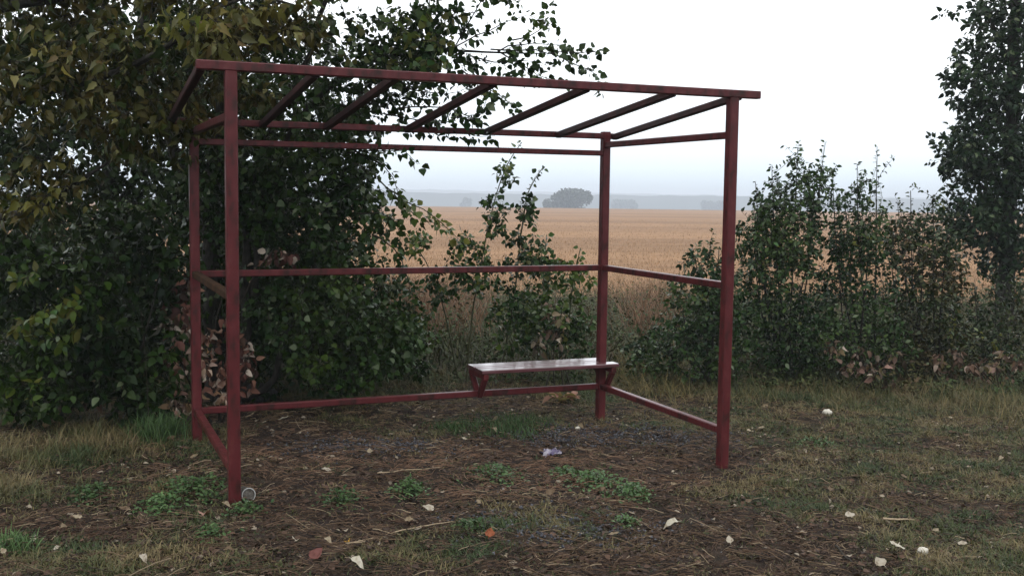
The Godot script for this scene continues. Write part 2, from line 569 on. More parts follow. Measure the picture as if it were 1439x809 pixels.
# ================================================================ scene
func _ready() -> void:
	rng.seed = 20417
	n_big.seed = 3; n_big.frequency = 0.35
	n_mid.seed = 7; n_mid.frequency = 0.5; n_mid.fractal_octaves = 3
	n_fine.seed = 11; n_fine.frequency = 1.0; n_fine.fractal_octaves = 3
	n_gap.seed = 21; n_gap.frequency = 1.1; n_gap.fractal_octaves = 2
	n_hue.seed = 27; n_hue.frequency = 0.8; n_hue.fractal_octaves = 2
	# --- camera
	var cam := Camera3D.new()
	cam.name = "camera"
	cam.position = Vector3(0, EYE, 0)
	cam.basis = Basis(Vector3.RIGHT, -PITCH) * Basis(Vector3.BACK, ROLL)
	cam.fov = rad_to_deg(2.0 * atan(404.5 / FOCAL))
	cam.near = 0.05
	cam.far = 6000.0
	add_child(cam)
	cam.current = true
	# --- overcast sky, thin haze
	var sm := ProceduralSkyMaterial.new()
	sm.sky_top_color = Color(0.975, 0.985, 1.0)
	sm.sky_horizon_color = Color(0.63, 0.675, 0.705)
	sm.sky_curve = 0.08
	sm.sky_energy_multiplier = 1.12
	sm.ground_bottom_color = Color(0.3, 0.27, 0.22)
	sm.ground_horizon_color = Color(0.6, 0.6, 0.58)
	var sky := Sky.new()
	sky.sky_material = sm
	var env := Environment.new()
	env.background_mode = Environment.BG_SKY
	env.sky = sky
	env.tonemap_mode = Environment.TONE_MAPPER_LINEAR
	env.tonemap_exposure = 1.7
	env.fog_enabled = true
	env.fog_density = 0.0009
	env.fog_light_color = Color(0.93, 0.96, 1.0)
	env.sdfgi_enabled = true
	env.ssao_enabled = true
	env.ssil_enabled = true
	var we := WorldEnvironment.new()
	we.name = "world_environment"
	we.environment = env
	add_child(we)
	var sun := DirectionalLight3D.new()
	sun.name = "overcast_sun"
	sun.light_energy = 0.18
	sun.light_angular_distance = 25.0
	sun.light_color = Color(1.0, 0.98, 0.95)
	sun.shadow_enabled = true
	sun.rotation_degrees = Vector3(-62, -35, 0)
	add_child(sun)

	make_materials()
	make_leaves()
	build_land()
	build_far()
	build_shelter()
	build_left_thicket()
	build_saplings()
	build_right_bushes()
	build_verge()
	build_ground_cover()
	build_small_things()

# ---------------------------------------------------------------- land
func soil_color(x: float, d: float) -> Color:
	var a := n_mid.get_noise_2d(x * 2.2, d * 2.2)
	var b := n_fine.get_noise_2d(x * 6.0, d * 6.0)
	var c := Color(0.046, 0.033, 0.025)
	c = c.lerp(Color(0.07, 0.048, 0.033), clampf(0.4 + a + 0.5 * b, 0, 1))
	c = c.lerp(Color(0.02, 0.016, 0.014), clampf((b - 0.12) * 3.0, 0, 0.9))
	c = c.lerp(Color(0.032, 0.036, 0.016), green(x, d) * 0.7)
	return c

func green(x: float, d: float) -> float:
	var g := n_mid.get_noise_2d(x * 1.5 + 40.0, d * 1.5) * 1.5 + n_fine.get_noise_2d(x * 3.0, d * 3.0 + 9.0) * 0.6
	g += smoothstep(0.9, 2.6, x) * 0.75 + smoothstep(7.2, 8.6, d) * 0.4 + smoothstep(-0.9, -2.2, x) * 0.45 + 0.14
	var inside := (1.0 - smoothstep(0.7, 1.5, absf(x + 0.25))) * (1.0 - smoothstep(0.5, 1.2, absf(d - 6.1)))
	return clampf(g - inside * 0.9 - 0.35 * (1.0 - smoothstep(0.8, 1.8, absf(x - 0.2))) * (1.0 - smoothstep(4.6, 5.6, d)), 0.0, 1.0)

func build_land() -> void:
	var xs := []
	var ds := []
	var t := -3.8
	while t < 5.0: xs.append(t); t += 0.035
	var step := 0.05
	while t < 3600.0: xs.append(t); step *= 1.22; t += step
	t = -3.8 - 0.05; step = 0.05
	while t > -3600.0: xs.push_front(t); step *= 1.22; t -= step
	t = 3.6
	while t < 10.2: ds.append(t); t += 0.035
	step = 0.06
	while t < 660.0: ds.append(t); step *= 1.05; t += step
	step = 30.0
	while t < 4600.0: ds.append(t); step *= 1.3; t += step
	t = 3.5; step = 0.1
	while t > -1200.0: ds.push_front(t); step *= 1.35; t -= step
	var b := Buf.new()
	b.colored = true
	var nx := xs.size()
	for j in ds.size():
		for i in nx:
			var x: float = xs[i]
			var d: float = ds[j]
			var h := land(x, d)
			var e := 0.02
			var q := Vector3(land(x - e, d) - land(x + e, d), 2.0 * e, land(x, d + e) - land(x, d - e)).normalized() if d < 30 else Vector3.UP
			var c := soil_color(x, d)
			if d > 10.0: c = c.lerp(Color(0.05, 0.045, 0.024), smoothstep(10.0, 13.0, d))
			c = c.lerp(Color(0.26, 0.17, 0.095), maxf(smoothstep(300.0, 400.0, d), smoothstep(60.0, 140.0, absf(x))))  # mostly unseen outlying land, coloured paler to brighten the haze
			b.vert(Vector3(x, h, -d), q, c)
	for j in ds.size() - 1:
		for i in nx - 1:
			var o := j * nx + i
			b.quad(o, o + nx, o + nx + 1, o + 1)
	part("ground", b.mesh(), M.soil, null, "structure")
	# the field: one sheet over the ground, from its weedy edge to the crest
	b = Buf.new()
	b.colored = true
	var fd := []
	t = 25.0
	while t < 480.0: fd.append(t); t *= 1.025
	var fx := []
	for k in 61: fx.append(-600.0 + 20.0 * k)
	for j in fd.size():
		for i in fx.size():
			var x: float = fx[i] * (0.3 if j < 20 else 1.0)
			x = fx[i] * clampf(fd[j] / 120.0, 0.25, 1.0)
			var d: float = fd[j] + 0.6 * n_big.get_noise_2d(x * 0.6, 3.0) * (1.0 if j == 0 else 0.0)
			var s := n_mid.get_noise_2d(x * 0.01, d * 0.12) + 0.5 * n_fine.get_noise_2d(x * 0.02, d * 0.3)
			var c := Color(0.31, 0.185, 0.1).lerp(Color(0.23, 0.135, 0.072), clampf(0.5 + s * 1.6, 0, 1))
			b.vert(Vector3(x, land(x, d) + 0.03, -d), Vector3.UP, c)
	for j in fd.size() - 1:
		for i in fx.size() - 1:
			var o := j * fx.size() + i
			b.quad(o, o + fx.size(), o + fx.size() + 1, o + 1)
	part("field", b.mesh(), M.stubble, null, "structure")
	var st := PackedFloat32Array()
	for k in 60000:
		var d := 25.5 * pow(5.5, rng.randf())
		# sown in rows that run across the view
		d = roundf(d / 0.3) * 0.3 + rng.randfn() * 0.05
		var x := d * rng.randf_range(-0.2, 0.5)
		var c := Color(0.33, 0.2, 0.105).lerp(Color(0.16, 0.09, 0.045), rng.randf()) * rng.randf_range(0.7, 1.25)
		blade(st, Vector3(x, land(x, d) + 0.02, -d), rng.randf_range(0.06, 0.2), rng.randf_range(0.01, 0.02), 0.7, c)
	tag(scatter("stubble", leaf_mesh.blade, M.blade, st), "short tan stubble standing in rows on the field", "stubble")

# ---------------------------------------------------------------- far country
func ridge(called: String, d: float, depth: float, x0: float, x1: float, base: float, tops: Array, rough: float, seed_: int) -> void:
	var b := Buf.new()
	var nx := 260
	var nz := 8
	var f := FastNoiseLite.new()
	f.seed = seed_; f.frequency = 0.05; f.fractal_octaves = 4
	for j in nz:
		for i in nx:
			var u := float(i) / (nx - 1)
			var x := lerpf(x0, x1, u)
			var w := u * (tops.size() - 1)
			var k := mini(int(w), tops.size() - 2)
			var top := lerpf(tops[k], tops[k + 1], smoothstep(0.0, 1.0, w - k))
			var v := float(j) / (nz - 1)
			var up := sin(minf(1.0, v * 1.6) * PI * 0.5)
			var y := lerpf(base, top, up) + rough * f.get_noise_2d(x * 0.9, j * 13.0) * up
			b.vert(Vector3(x, y, -(d + depth * v)), Vector3(0, 0.6, 0.8))
	for j in nz - 1:
		for i in nx - 1:
			var o := j * nx + i
			b.quad(o, o + nx, o + nx + 1, o + 1)
	part(called, b.mesh(), M.far_wood, null, "structure")

func far_tree(label: String, px: float, d: float, width: float, top: float, seed_: int) -> void:
	var p0 := at(px, 290, d)
	var base := Vector3(p0.x, land(p0.x, d), -d)
	var o := thing("field_tree", label, "tree", base, "")
	var b := Buf.new()
	var h := top - base.y
	tube(b, [Vector3(0, -0.2, 0), Vector3(0.1, h * 0.4, 0), Vector3(0, h * 0.7, 0)], 0.3, 0.1, 6)
	part("trunk", b.mesh(), M.bark, o)
	var buf := PackedFloat32Array()
	var r := RandomNumberGenerator.new()
	r.seed = seed_
	var lobes := []
	for k in 9:
		lobes.append([Vector3(r.randf_range(-0.4, 0.4) * width, r.randf_range(0.5, 0.86) * h, r.randf_range(-0.25, 0.25) * width), r.randf_range(0.14, 0.2) * width])
	lobes.append([Vector3(0, h * 0.55, 0), width * 0.28])
	for k in 4200:
		var l: Array = lobes[k % lobes.size()]
		var u := Vector3(r.randfn(), r.randfn(), r.randfn()).normalized()
		var q: Vector3 = l[0] + u * l[1] * pow(r.randf(), 0.3)
		q.y = clampf(q.y, 0.2, h)
		var s := r.randf_range(0.45, 0.95) * clampf(width / 12.0, 0.6, 1.6)
		var y := Vector3(r.randfn(), r.randfn(), r.randfn()).normalized()
		var x := y.cross(Vector3(r.randfn(), r.randfn(), r.randfn())).normalized()
		put16(buf, x * s, y * s, x.cross(y) * s, q, Color(0.04, 0.05, 0.03) * r.randf_range(0.7, 1.3))
	scatter("crown", leaf_mesh.tiny, M.leaf, buf, o)

func build_far() -> void:
	ridge("hill", 1150.0, 220.0, -1300.0, 1700.0, -26.0, [0.0, 1.5, -1.0, 2.0, 0.6, 1.4, -0.6, 1.0, 0.2, 1.6], 2.6, 4)
	ridge("hill", 2000.0, 360.0, -2300.0, 2900.0, -40.0, [10.0, 6.5, 9.5, 12.0, 5.5, 2.5, 4.5, 2.0, 3.5, 6.0], 4.0, 8)
	far_tree("broad dark round-headed tree standing alone beyond the stubble field", 804, 500.0, 21.0, 3.6, 5)
	far_tree("low bushy tree touching the broad round-headed one beyond the field", 781, 520.0, 11.0, -0.4, 6)
	far_tree("small pale upright tree fading into the haze beyond the field", 654, 1000.0, 11.0, -1.8, 7)
	far_tree("low hazy bush on the field's far edge past the broad tree", 878, 1000.0, 24.0, -3.2, 8)
	far_tree("faint hazy tree beyond the field, behind the shelter's front post", 1003, 1000.0, 22.0, -3.0, 9)

# ---------------------------------------------------------------- the shelter
func build_shelter() -> void:
	var yaw := 0.3926
	var fl := Vector3(-1.3255, 0, -5.1693)
	var wdir := Vector3.RIGHT
	var ddir := Vector3.FORWARD
	var W := 2.7644
	var D := 1.5482
	var o := thing("shelter_frame", "red painted steel frame of a roadside bus shelter without roof or walls", "shelter", fl)
	o.rotation.y = yaw
	var P := func(a: float, b: float, h: float) -> Vector3: return wdir * a + ddir * b + Vector3.UP * h
	var put := func(called: String, p: Vector3, q: Vector3, w: float, h: float, up: Vector3, parent: Node3D) -> MeshInstance3D:
		var b := Buf.new()
		bar(b, p, q, w, h, up)
		return part(called, b.mesh(), M.red_paint, parent)
	var ps := 0.056
	var hf := 2.052
	var hb := 1.935
	for e in [[0.0, 0.0, hf], [W, 0.0, hf], [0.0, D, hb], [W, D, hb]]:
		var foot: Vector3 = fl + Basis(Vector3.UP, yaw) * P.call(e[0], e[1], 0.0)
		var g := land(foot.x, -foot.z)
		put.call("post", P.call(e[0], e[1], g - 0.25), P.call(e[0], e[1], e[2]), ps, ps, ddir, o)
	# roof: beams across the width, rafters falling to the back
	put.call("beam", P.call(-0.155, 0.0, hf + 0.022), P.call(2.935, 0.0, hf + 0.022), 0.05, 0.044, Vector3.UP, o)
	put.call("beam", P.call(-0.16, D, 1.905), P.call(2.86, D, 1.905), 0.044, 0.04, Vector3.UP, o)
	for a in [-0.132, 0.405, 0.803, 1.324, 1.862, 2.392, 2.822]:
		var rafter: MeshInstance3D = put.call("rafter", P.call(a, 0.027, hf + 0.012), P.call(a, D - 0.023, 1.9), 0.04, 0.04, Vector3.UP, o)
		rafter.material_override = M.rafter_brown
	# rails between the posts
	for h in [[1.787, 0.036], [0.993, 0.04], [0.155, 0.04]]:
		put.call("rail", P.call(ps / 2, D, h[0]), P.call(W - ps / 2, D, h[0]), h[1], h[1], Vector3.UP, o)
	for a in [0.0, W]:
		for h in [1.845, 0.993, 0.155]:
			var rail: MeshInstance3D = put.call("rail", P.call(a, ps / 2, h), P.call(a, D - ps / 2, h), 0.04, 0.04, Vector3.UP, o)
			if a == 0.0 and h == 0.993:
				rail.material_override = M.rusty_steel
				tag(rail, "rust brown side rail with little paint left")
	# the bench: two boards on V brackets, over the rear rail
	var bench := Node3D.new()
	bench.name = "bench"
	o.add_child(bench, true)
	tag(bench, "narrow bench of two weathered boards on V shaped brackets")
	var y := 0.33
	var board := func(b0: float, b1: float, a0: float, a1: float) -> void:
		var b := Buf.new()
		bar(b, P.call(a0, (b0 + b1) / 2, y - 0.012), P.call(a1, (b0 + b1) / 2, y - 0.012), absf(b1 - b0), 0.026, Vector3.UP, 0.004)
		part("board", b.mesh(), M.bench_paint, bench)
	board.call(D - 0.135, D - 0.037, 1.815, 2.835)
	board.call(D + 0.037, D + 0.165, 1.82, 2.828)
	board.call(D - 0.0275, D + 0.0275, 1.822, W - ps / 2 - 0.003)
	for a in [1.845, W + 0.035]:
		put.call("bracket", P.call(a, D - 0.13, y - 0.045), P.call(a, D + 0.16, y - 0.045), 0.036, 0.036, Vector3.UP, bench)
		put.call("bracket", P.call(a, D - 0.012, 0.14), P.call(a, D - 0.11, y - 0.06), 0.034, 0.036, wdir, bench)
		put.call("bracket", P.call(a, D + 0.012, 0.14), P.call(a, D + 0.14, y - 0.06), 0.034, 0.036, wdir, bench)

# ---------------------------------------------------------------- left thicket
func build_left_thicket() -> void:
	var bark: Material = M.bark
	# the aspen behind the frame
	var asp := {"size": 0.047, "palette": [Color(0.022, 0.045, 0.016), Color(0.032, 0.062, 0.02), Color(0.045, 0.08, 0.024), Color(0.075, 0.11, 0.028)], "pale": 0.09, "pale_color": Color(0.2, 0.22, 0.17), "droop": 0.9, "lift": 0.5, "stalk": 0.5}
	var base := gpt(300, 560)
	base = ground(at(300, 500, 8.0).x, 8.0)
	var p := plant("aspen_tree", "big leafy aspen behind the shelter, its boughs reaching over the roof beams", "tree", base, asp)
	stem(p, "trunk", [base + Vector3(0, -0.2, 0)] + pxs([[300, 480], [294, 330], [310, 150], [330, -100], [320, -380]], 8.0), 0.075, 0.025, bark, 10)
	stem(p, "limb", [base + Vector3(0.15, -0.1, 0.05)] + pxs([[345, 500], [346, 330], [372, 200], [440, 60], [480, -120]], 7.8), 0.04, 0.012, bark)
	stem(p, "limb", pxs([[355, 420, 7.8], [372, 300, 7.75], [420, 170, 7.6], [500, 95, 7.4], [600, 72, 7.2], [700, 74, 7.1], [760, 75, 7.1]], 7.5), 0.035, 0.004, bark, 6)
	stem(p, "limb", pxs([[300, 420, 8.0], [385, 350, 7.9], [450, 330, 7.9], [530, 300, 7.8]], 8.0), 0.025, 0.005, bark, 6)
	stem(p, "limb", pxs([[294, 330, 8.0], [240, 200, 8.0], [160, 40, 8.0], [90, -150, 8.0]], 8.0), 0.05, 0.012, bark, 6)
	stem(p, "limb", pxs([[330, 560, 7.9], [380, 540, 7.8], [400, 470, 7.8], [440, 420, 7.8]], 8.0), 0.035, 0.006, bark, 6)
	stem(p, "limb", pxs([[320, -50, 8.0], [420, -200, 7.8], [560, -320, 7.6]], 8.0), 0.04, 0.008, bark, 6)
	# twigs that stand out against the sky
	for tw in [
		[[690, 74], [740, 71], [790, 76], [848, 66]], [[640, 72], [690, 40], [735, 26], [782, 40]], [[640, 60], [665, 25], [690, 4], [730, -6]],
		[[600, 72], [625, 35], [640, 0]], [[700, 76], [742, 96], [770, 104], [798, 112]], [[560, 92], [620, 104], [690, 112], [760, 108]],
		[[720, 60], [750, 48], [768, 24], [775, 6]], [[650, 100], [690, 126], [712, 140], [724, 158]], [[560, 150], [620, 150], [668, 164], [690, 132]],
		[[480, 185], [560, 182], [630, 186], [695, 192]], [[490, 215], [540, 212], [570, 214], [592, 232]], [[480, 200], [540, 235], [560, 268], [572, 300]],
		[[530, 250], [570, 280], [608, 300], [652, 336]], [[540, 270], [580, 300], [600, 312], [632, 322]], [[770, 76], [815, 92], [836, 104], [842, 130]],
		[[560, 120], [600, 132], [640, 128], [665, 118]], [[540, 160], [590, 168], [620, 160], [640, 150]], [[700, 70], [730, 62], [770, 60], [800, 66]],
		[[500, 300], [545, 300], [560, 330], [556, 352]], [[560, 60], [600, 30], [612, -10]], [[660, 74], [700, 88], [738, 84], [775, 90]],
		[[600, 160], [625, 176], [650, 166], [672, 170]], [[520, 330], [556, 350], [566, 390], [578, 420]],
	]:
		var pts := pxs(tw, 7.1)
		for k in pts.size(): pts[k] += Vector3(0, 0, rng.randfn() * 0.12)
		spray(p, pts, 0.006, 0.12, 0.015, 1.0)
	for f in [[440, 430, 7.9, 120, 105, 0.7, 300, -0.05], [470, 300, 7.8, 85, 90, 0.7, 230, 0.0], [440, 190, 7.6, 100, 85, 0.7, 200, 0.02], [530, 90, 7.3, 85, 75, 0.5, 120, 0.12], [600, 40, 7.1, 60, 45, 0.4, 45, 0.15], [610, 90, 7.1, 80, 32, 0.3, 40, 0.15],
		[340, 460, 8.3, 100, 110, 0.6, 180, -0.1], [555, 475, 8.0, 48, 52, 0.4, 65, 0.05], [330, 110, 8.1, 150, 120, 0.8, 260, 0.05], [420, -120, 7.8, 240, 120, 1.1, 300, 0.05], [230, -320, 8.0, 280, 150, 1.3, 300, 0.05], [180, 60, 8.2, 160, 130, 0.8, 220, 0.08],
		[540, -330, 7.6, 180, 120, 1.0, 130, 0.1], [360, 330, 8.3, 110, 90, 0.5, 150, -0.05], [480, 510, 8.0, 90, 45, 0.5, 100, -0.1], [640, -80, 7.2, 90, 60, 0.6, 70, 0.1], [300, 260, 7.6, 60, 80, 0.25, 110, -0.1], [370, 270, 7.6, 50, 80, 0.25, 80, -0.05]]:
		fill(p, f[0], f[1], f[2], f[3], f[4], f[5], int(float(f[6]) * 2.3), f[7] + (0.14 if f[1] > 280 else -0.04), 0.018)
	finish(p, "poplar", "leaf", 220)
	# maple with turning leaves, rooted out of frame, hanging over the frame's corner
	var map := {"tone": 0.5, "size": 0.07, "palette": [Color(0.035, 0.055, 0.016), Color(0.06, 0.066, 0.02), Color(0.1, 0.08, 0.026), Color(0.14, 0.1, 0.035), Color(0.19, 0.17, 0.05)], "pale": 0.06, "pale_color": Color(0.3, 0.26, 0.14), "droop": 1.6, "lift": 0.35, "stalk": 0.45}
	base = ground(-4.1, 7.0)
	p = plant("maple_tree", "maple with drooping yellow-brown leaves hanging over the shelter's corner", "tree", base, map)
	stem(p, "trunk", [base + Vector3(0, -0.2, 0), base + Vector3(0.1, 1.5, 0), base + Vector3(0.25, 3.0, 0.1), base + Vector3(0.4, 5.0, 0.1)], 0.14, 0.05, bark, 10)
	stem(p, "limb", [base + Vector3(0.15, 1.9, 0)] + pxs([[-60, 160, 6.8], [60, 130, 6.5], [165, 100, 6.3], [225, 70, 6.1], [310, 8, 6.0], [400, -10, 6.0]], 6.0), 0.05, 0.006, bark, 6)
	stem(p, "limb", [base + Vector3(0.2, 2.4, 0)] + pxs([[-40, 20, 6.7], [120, -10, 6.4], [260, -30, 6.2], [420, 10, 6.2]], 6.0), 0.05, 0.006, bark, 6)
	stem(p, "limb", [base + Vector3(0.1, 1.2, 0)] + pxs([[-30, 310, 6.9], [60, 290, 6.7], [130, 240, 6.6], [200, 200, 6.6]], 6.0), 0.04, 0.006, bark, 6)
	stem(p, "limb", [base + Vector3(0.3, 3.6, 0)] + pxs([[60, -180, 6.7], [220, -240, 6.5], [380, -220, 6.4]], 6.0), 0.05, 0.01, bark, 6)
	for f in [[110, 105, 6.4, 150, 85, 0.5, 150, 0.1], [300, 45, 6.1, 85, 42, 0.35, 75, 0.0], [60, 260, 6.6, 80, 60, 0.4, 50, 0.15], [410, 25, 6.2, 70, 38, 0.3, 42, 0.05], [210, 175, 6.5, 80, 55, 0.35, 75, 0.05], [120, -60, 6.6, 180, 90, 0.7, 130, 0.0], [330, -150, 6.3, 180, 110, 0.7, 130, 0.0], [30, 20, 6.8, 100, 90, 0.5, 80, 0.05], [310, 130, 6.9, 80, 60, 0.25, 45, 0.05]]:
		fill(p, f[0], f[1], f[2], f[3], f[4], f[5], int(float(f[6]) * 2.0), f[7] - 0.03, 0.026)
	finish(p, "maple", "leaf", 160)
	# dark shrub at the picture's edge with fresher leaves in front
	var elm := {"size": 0.06, "palette": [Color(0.02, 0.038, 0.014), Color(0.03, 0.055, 0.018), Color(0.04, 0.072, 0.02), Color(0.07, 0.12, 0.028)], "pale": 0.03, "droop": 0.9, "lift": 0.8, "stalk": 0.2, "tone": 0.42}
	base = ground(-3.1, 7.1)
	p = plant("elm_bush", "dark green broad-leaved bush crowding the ground beside the shelter", "bush", base, elm)
	for e in [[[[60, 560], [50, 450], [40, 340]], 0.02], [[[110, 560], [130, 440], [170, 330]], 0.022], [[[160, 580], [200, 480], [225, 380]], 0.016], [[[20, 580], [-20, 460], [-30, 330]], 0.02], [[[90, 570], [90, 480], [110, 400]], 0.016]]:
		stem(p, "stem", [base + Vector3(rng.randfn() * 0.08, -0.05, rng.randfn() * 0.08)] + pxs(e[0], 7.0), e[1], 0.004, bark, 6)
	for f in [[70, 430, 6.7, 120, 75, 0.4, 200, 0.0], [150, 500, 6.9, 110, 75, 0.4, 190, 0.0], [50, 545, 6.8, 90, 50, 0.4, 110, -0.1], [195, 370, 7.2, 80, 90, 0.4, 130, 0.05], [40, 340, 7.2, 90, 60, 0.4, 110, 0.1], [190, 560, 7.0, 80, 40, 0.3, 70, 0.0], [-60, 450, 6.9, 80, 120, 0.5, 120, 0]]:
		fill(p, f[0], f[1], f[2], f[3], f[4], f[5], int(float(f[6]) * 1.9), f[7] + 0.16, 0.024)
	finish(p, "elm", "leaf", 160)
	# a tree deeper in the thicket closing the gaps
	base = ground(-4.0, 11.0)
	p = plant("bird_cherry_tree", "dark dense tree deep in the thicket, sky glinting through its leaves", "tree", base, {"size": 0.075, "palette": [Color(0.02, 0.035, 0.014), Color(0.03, 0.05, 0.018), Color(0.04, 0.06, 0.02)], "pale": 0.02, "droop": 0.8, "lift": 0.6, "stalk": 0.2})
	stem(p, "trunk", [base + Vector3(0, -0.2, 0)] + pxs([[165, 420], [150, 250], [190, 80], [220, -150]], 11.0), 0.12, 0.03, bark, 8)
	stem(p, "limb", pxs([[155, 330], [90, 260], [30, 200]], 11.0), 0.04, 0.01, bark, 6)
	stem(p, "limb", pxs([[155, 300], [230, 200], [300, 120]], 11.0), 0.04, 0.01, bark, 6)
	stem(p, "limb", pxs([[165, 450], [80, 400], [0, 360]], 11.0), 0.04, 0.01, bark, 6)
	stem(p, "limb", pxs([[165, 450], [240, 400], [330, 380]], 11.0), 0.04, 0.01, bark, 6)
	for f in [[150, 470, 10.8, 190, 110, 0.7, 330, -0.1], [240, 330, 11.0, 120, 90, 0.6, 170, 0.02], [40, 370, 11.0, 110, 70, 0.6, 130, 0.03], [260, 160, 11.0, 110, 100, 0.6, 150, 0.08], [60, 110, 11.0, 130, 100, 0.6, 150, 0.12], [380, 450, 10.8, 130, 100, 0.6, 180, -0.05], [180, -100, 11.0, 220, 100, 0.8, 150, 0.1], [330, 290, 10.8, 80, 90, 0.4, 160, -0.05], [120, 320, 10.6, 110, 60, 0.5, 200, -0.1], [330, 200, 10.8, 90, 80, 0.4, 120, 0.0], [20, 180, 11.0, 80, 60, 0.5, 80, 0.05], [165, 240, 10.5, 60, 60, 0.3, 80, 0.0], [40, 215, 10.8, 60, 40, 0.4, 110, -0.05], [20, 290, 10.8, 60, 30, 0.4, 80, -0.05], [110, 180, 10.8, 60, 40, 0.4, 90, 0.0], [230, 270, 10.5, 60, 60, 0.3, 80, 0.0]]:
		fill(p, f[0], f[1], f[2], f[3], f[4], f[5], int(float(f[6]) * 1.8), f[7] - 0.06, 0.03)
	finish(p, "elm")
	# understorey closing the thicket down to the ground
	var und := {"size": 0.05, "palette": [Color(0.02, 0.036, 0.014), Color(0.028, 0.05, 0.018), Color(0.04, 0.066, 0.02), Color(0.06, 0.06, 0.022)], "pale": 0.06, "droop": 0.8, "lift": 0.6, "stalk": 0.3}
	for e in [["dark undergrowth bush behind the shelter's rear corner post", 330, 9.2, [[330, 470, 90, 90, 330], [300, 380, 90, 80, 220], [380, 300, 80, 80, 220], [310, 300, 70, 60, 200]]], ["leafy undergrowth bush beneath the aspen behind the long rear rail", 480, 9.0, [[480, 480, 90, 65, 330], [440, 400, 90, 70, 240], [540, 420, 50, 60, 110], [570, 500, 40, 40, 70]]], ["shady undergrowth bush at the thicket's deep end past the broad-leaved bush", 130, 9.0, [[120, 500, 140, 80, 360], [200, 420, 110, 90, 260], [30, 420, 100, 90, 180], [220, 560, 90, 40, 140], [150, 330, 110, 50, 220]]]]:
		base = ground(at(e[1], 520, e[2]).x, e[2])
		p = plant("undergrowth_bush", e[0], "bush", base, und, "undergrowth of the thicket")
		for f in e[3]:
			stem(p, "stem", [base + Vector3(rng.randfn() * 0.1, -0.05, 0), base.lerp(at(f[0], f[1], e[2]), 0.5), at(f[0], f[1] - f[3] * 0.6, e[2])], 0.014, 0.004, bark, 5)
		for f in e[3]: fill(p, f[0], f[1], e[2], f[2], f[3], 0.5, int(f[4] * 1.3), 0.1, 0.023)
		finish(p, "elm")
	# withering dogwood round the rear post
	base = ground(at(300, 570, 7.25).x, 7.25)
	var dog := {"size": 0.062, "palette": [Color(0.045, 0.03, 0.02), Color(0.07, 0.03, 0.024), Color(0.12, 0.05, 0.035), Color(0.24, 0.13, 0.09), Color(0.4, 0.29, 0.22)], "pale": 0.22, "pale_color": Color(0.5, 0.42, 0.34), "droop": 1.8, "lift": 0.4, "stalk": 0.25, "tone": 0.75, "dry": true}
	p = plant("dogwood_bush", "withering bush with reddish and pale pink hanging leaves around the rear post", "bush", base, dog)
	for e in [[[250, 500], [235, 430], [245, 390]], [[300, 500], [305, 440], [318, 400]], [[335, 540], [345, 500], [350, 470]], [[270, 550], [250, 530], [235, 520]], [[320, 480], [360, 380], [385, 350]]]:
		stem(p, "stem", [base + Vector3(rng.randfn() * 0.05, -0.05, 0)] + pxs(e, 7.2), 0.008, 0.003, M.twig, 5)
	for f in [[250, 480, 7.1, 32, 70, 0.2, 36, 0.0], [310, 500, 7.1, 40, 70, 0.2, 48, 0.0], [345, 520, 7.1, 18, 40, 0.15, 14, 0.0], [280, 560, 7.0, 60, 16, 0.2, 26, 0.0], [380, 360, 7.3, 40, 18, 0.15, 9, 0.0], [90, 590, 6.9, 25, 12, 0.1, 8, 0.0], [260, 400, 7.1, 22, 24, 0.15, 10, 0.0]]:
		fill(p, f[0], f[1], f[2], f[3], f[4], f[5], f[6], f[7], 0.045)
	finish(p, "curled", "dry_leaf", 90)

# ---------------------------------------------------------------- saplings behind the bench
func build_saplings() -> void:
	var sp := {"size": 0.047, "palette": [Color(0.025, 0.05, 0.018), Color(0.035, 0.072, 0.022), Color(0.05, 0.095, 0.026), Color(0.1, 0.14, 0.035)], "pale": 0.07, "pale_color": Color(0.22, 0.24, 0.18), "droop": 0.7, "lift": 0.5, "stalk": 0.45}
	var defs := [
		["tall slim poplar sapling behind the bench, its bare top above the field", [[655, 520], [664, 440], [686, 320], [708, 240], [733, 200]], [[672, 380, 40, 50, 26], [700, 300, 26, 40, 12], [712, 245, 14, 25, 5]]],
		["poplar sapling with a leaning tip between the slim one and the rear post", [[700, 520], [722, 420], [732, 330], [742, 270], [762, 236]], [[725, 440, 45, 60, 44], [735, 360, 30, 40, 24], [742, 290, 16, 28, 9]]],
		["bushy poplar sapling rising straight behind the middle of the bench", [[752, 520], [762, 430], [764, 380], [768, 330]], [[760, 450, 42, 50, 40], [768, 380, 26, 36, 20]]],
		["low leafy sapling beside the shelter's rear post, behind the bench end", [[790, 520], [800, 450], [806, 390], [816, 348]], [[800, 460, 36, 50, 36], [808, 385, 26, 24, 12]]],
		["thin sapling with few browning leaves leaning toward the big aspen", [[645, 520], [625, 440], [600, 370], [572, 330]], [[620, 400, 26, 40, 10], [585, 345, 22, 22, 8], [650, 350, 20, 30, 6]]],
		["low pale sapling with yellowing leaves under the aspen's edge", [[590, 530], [585, 480], [575, 430]], [[585, 470, 34, 45, 24]]],
	]
	var k := 0
	for e in defs:
		var d: float = 9.2 + 0.25 * (k % 3)
		var foot := at(e[1][0][0], 520, d)
		var base := ground(foot.x, d)
		var p := plant("poplar_sapling", e[0], "sapling", base, sp, "poplar saplings behind the bench")
		stem(p, "stem", [base + Vector3(0, -0.05, 0)] + pxs(e[1].slice(1), d), 0.009, 0.003, M.green_stem, 5)
		var top := pxs(e[1].slice(2), d)
		spray(p, top, 0.005, 0.0, 0.02, 1.0)
		for f in e[2]:
			fill(p, f[0], f[1], d, f[2], f[3], 0.25, int(f[4] * 2.8), -0.15, 0.02)
		finish(p, "poplar", "leaf", 25, "green_stem")
		k += 1

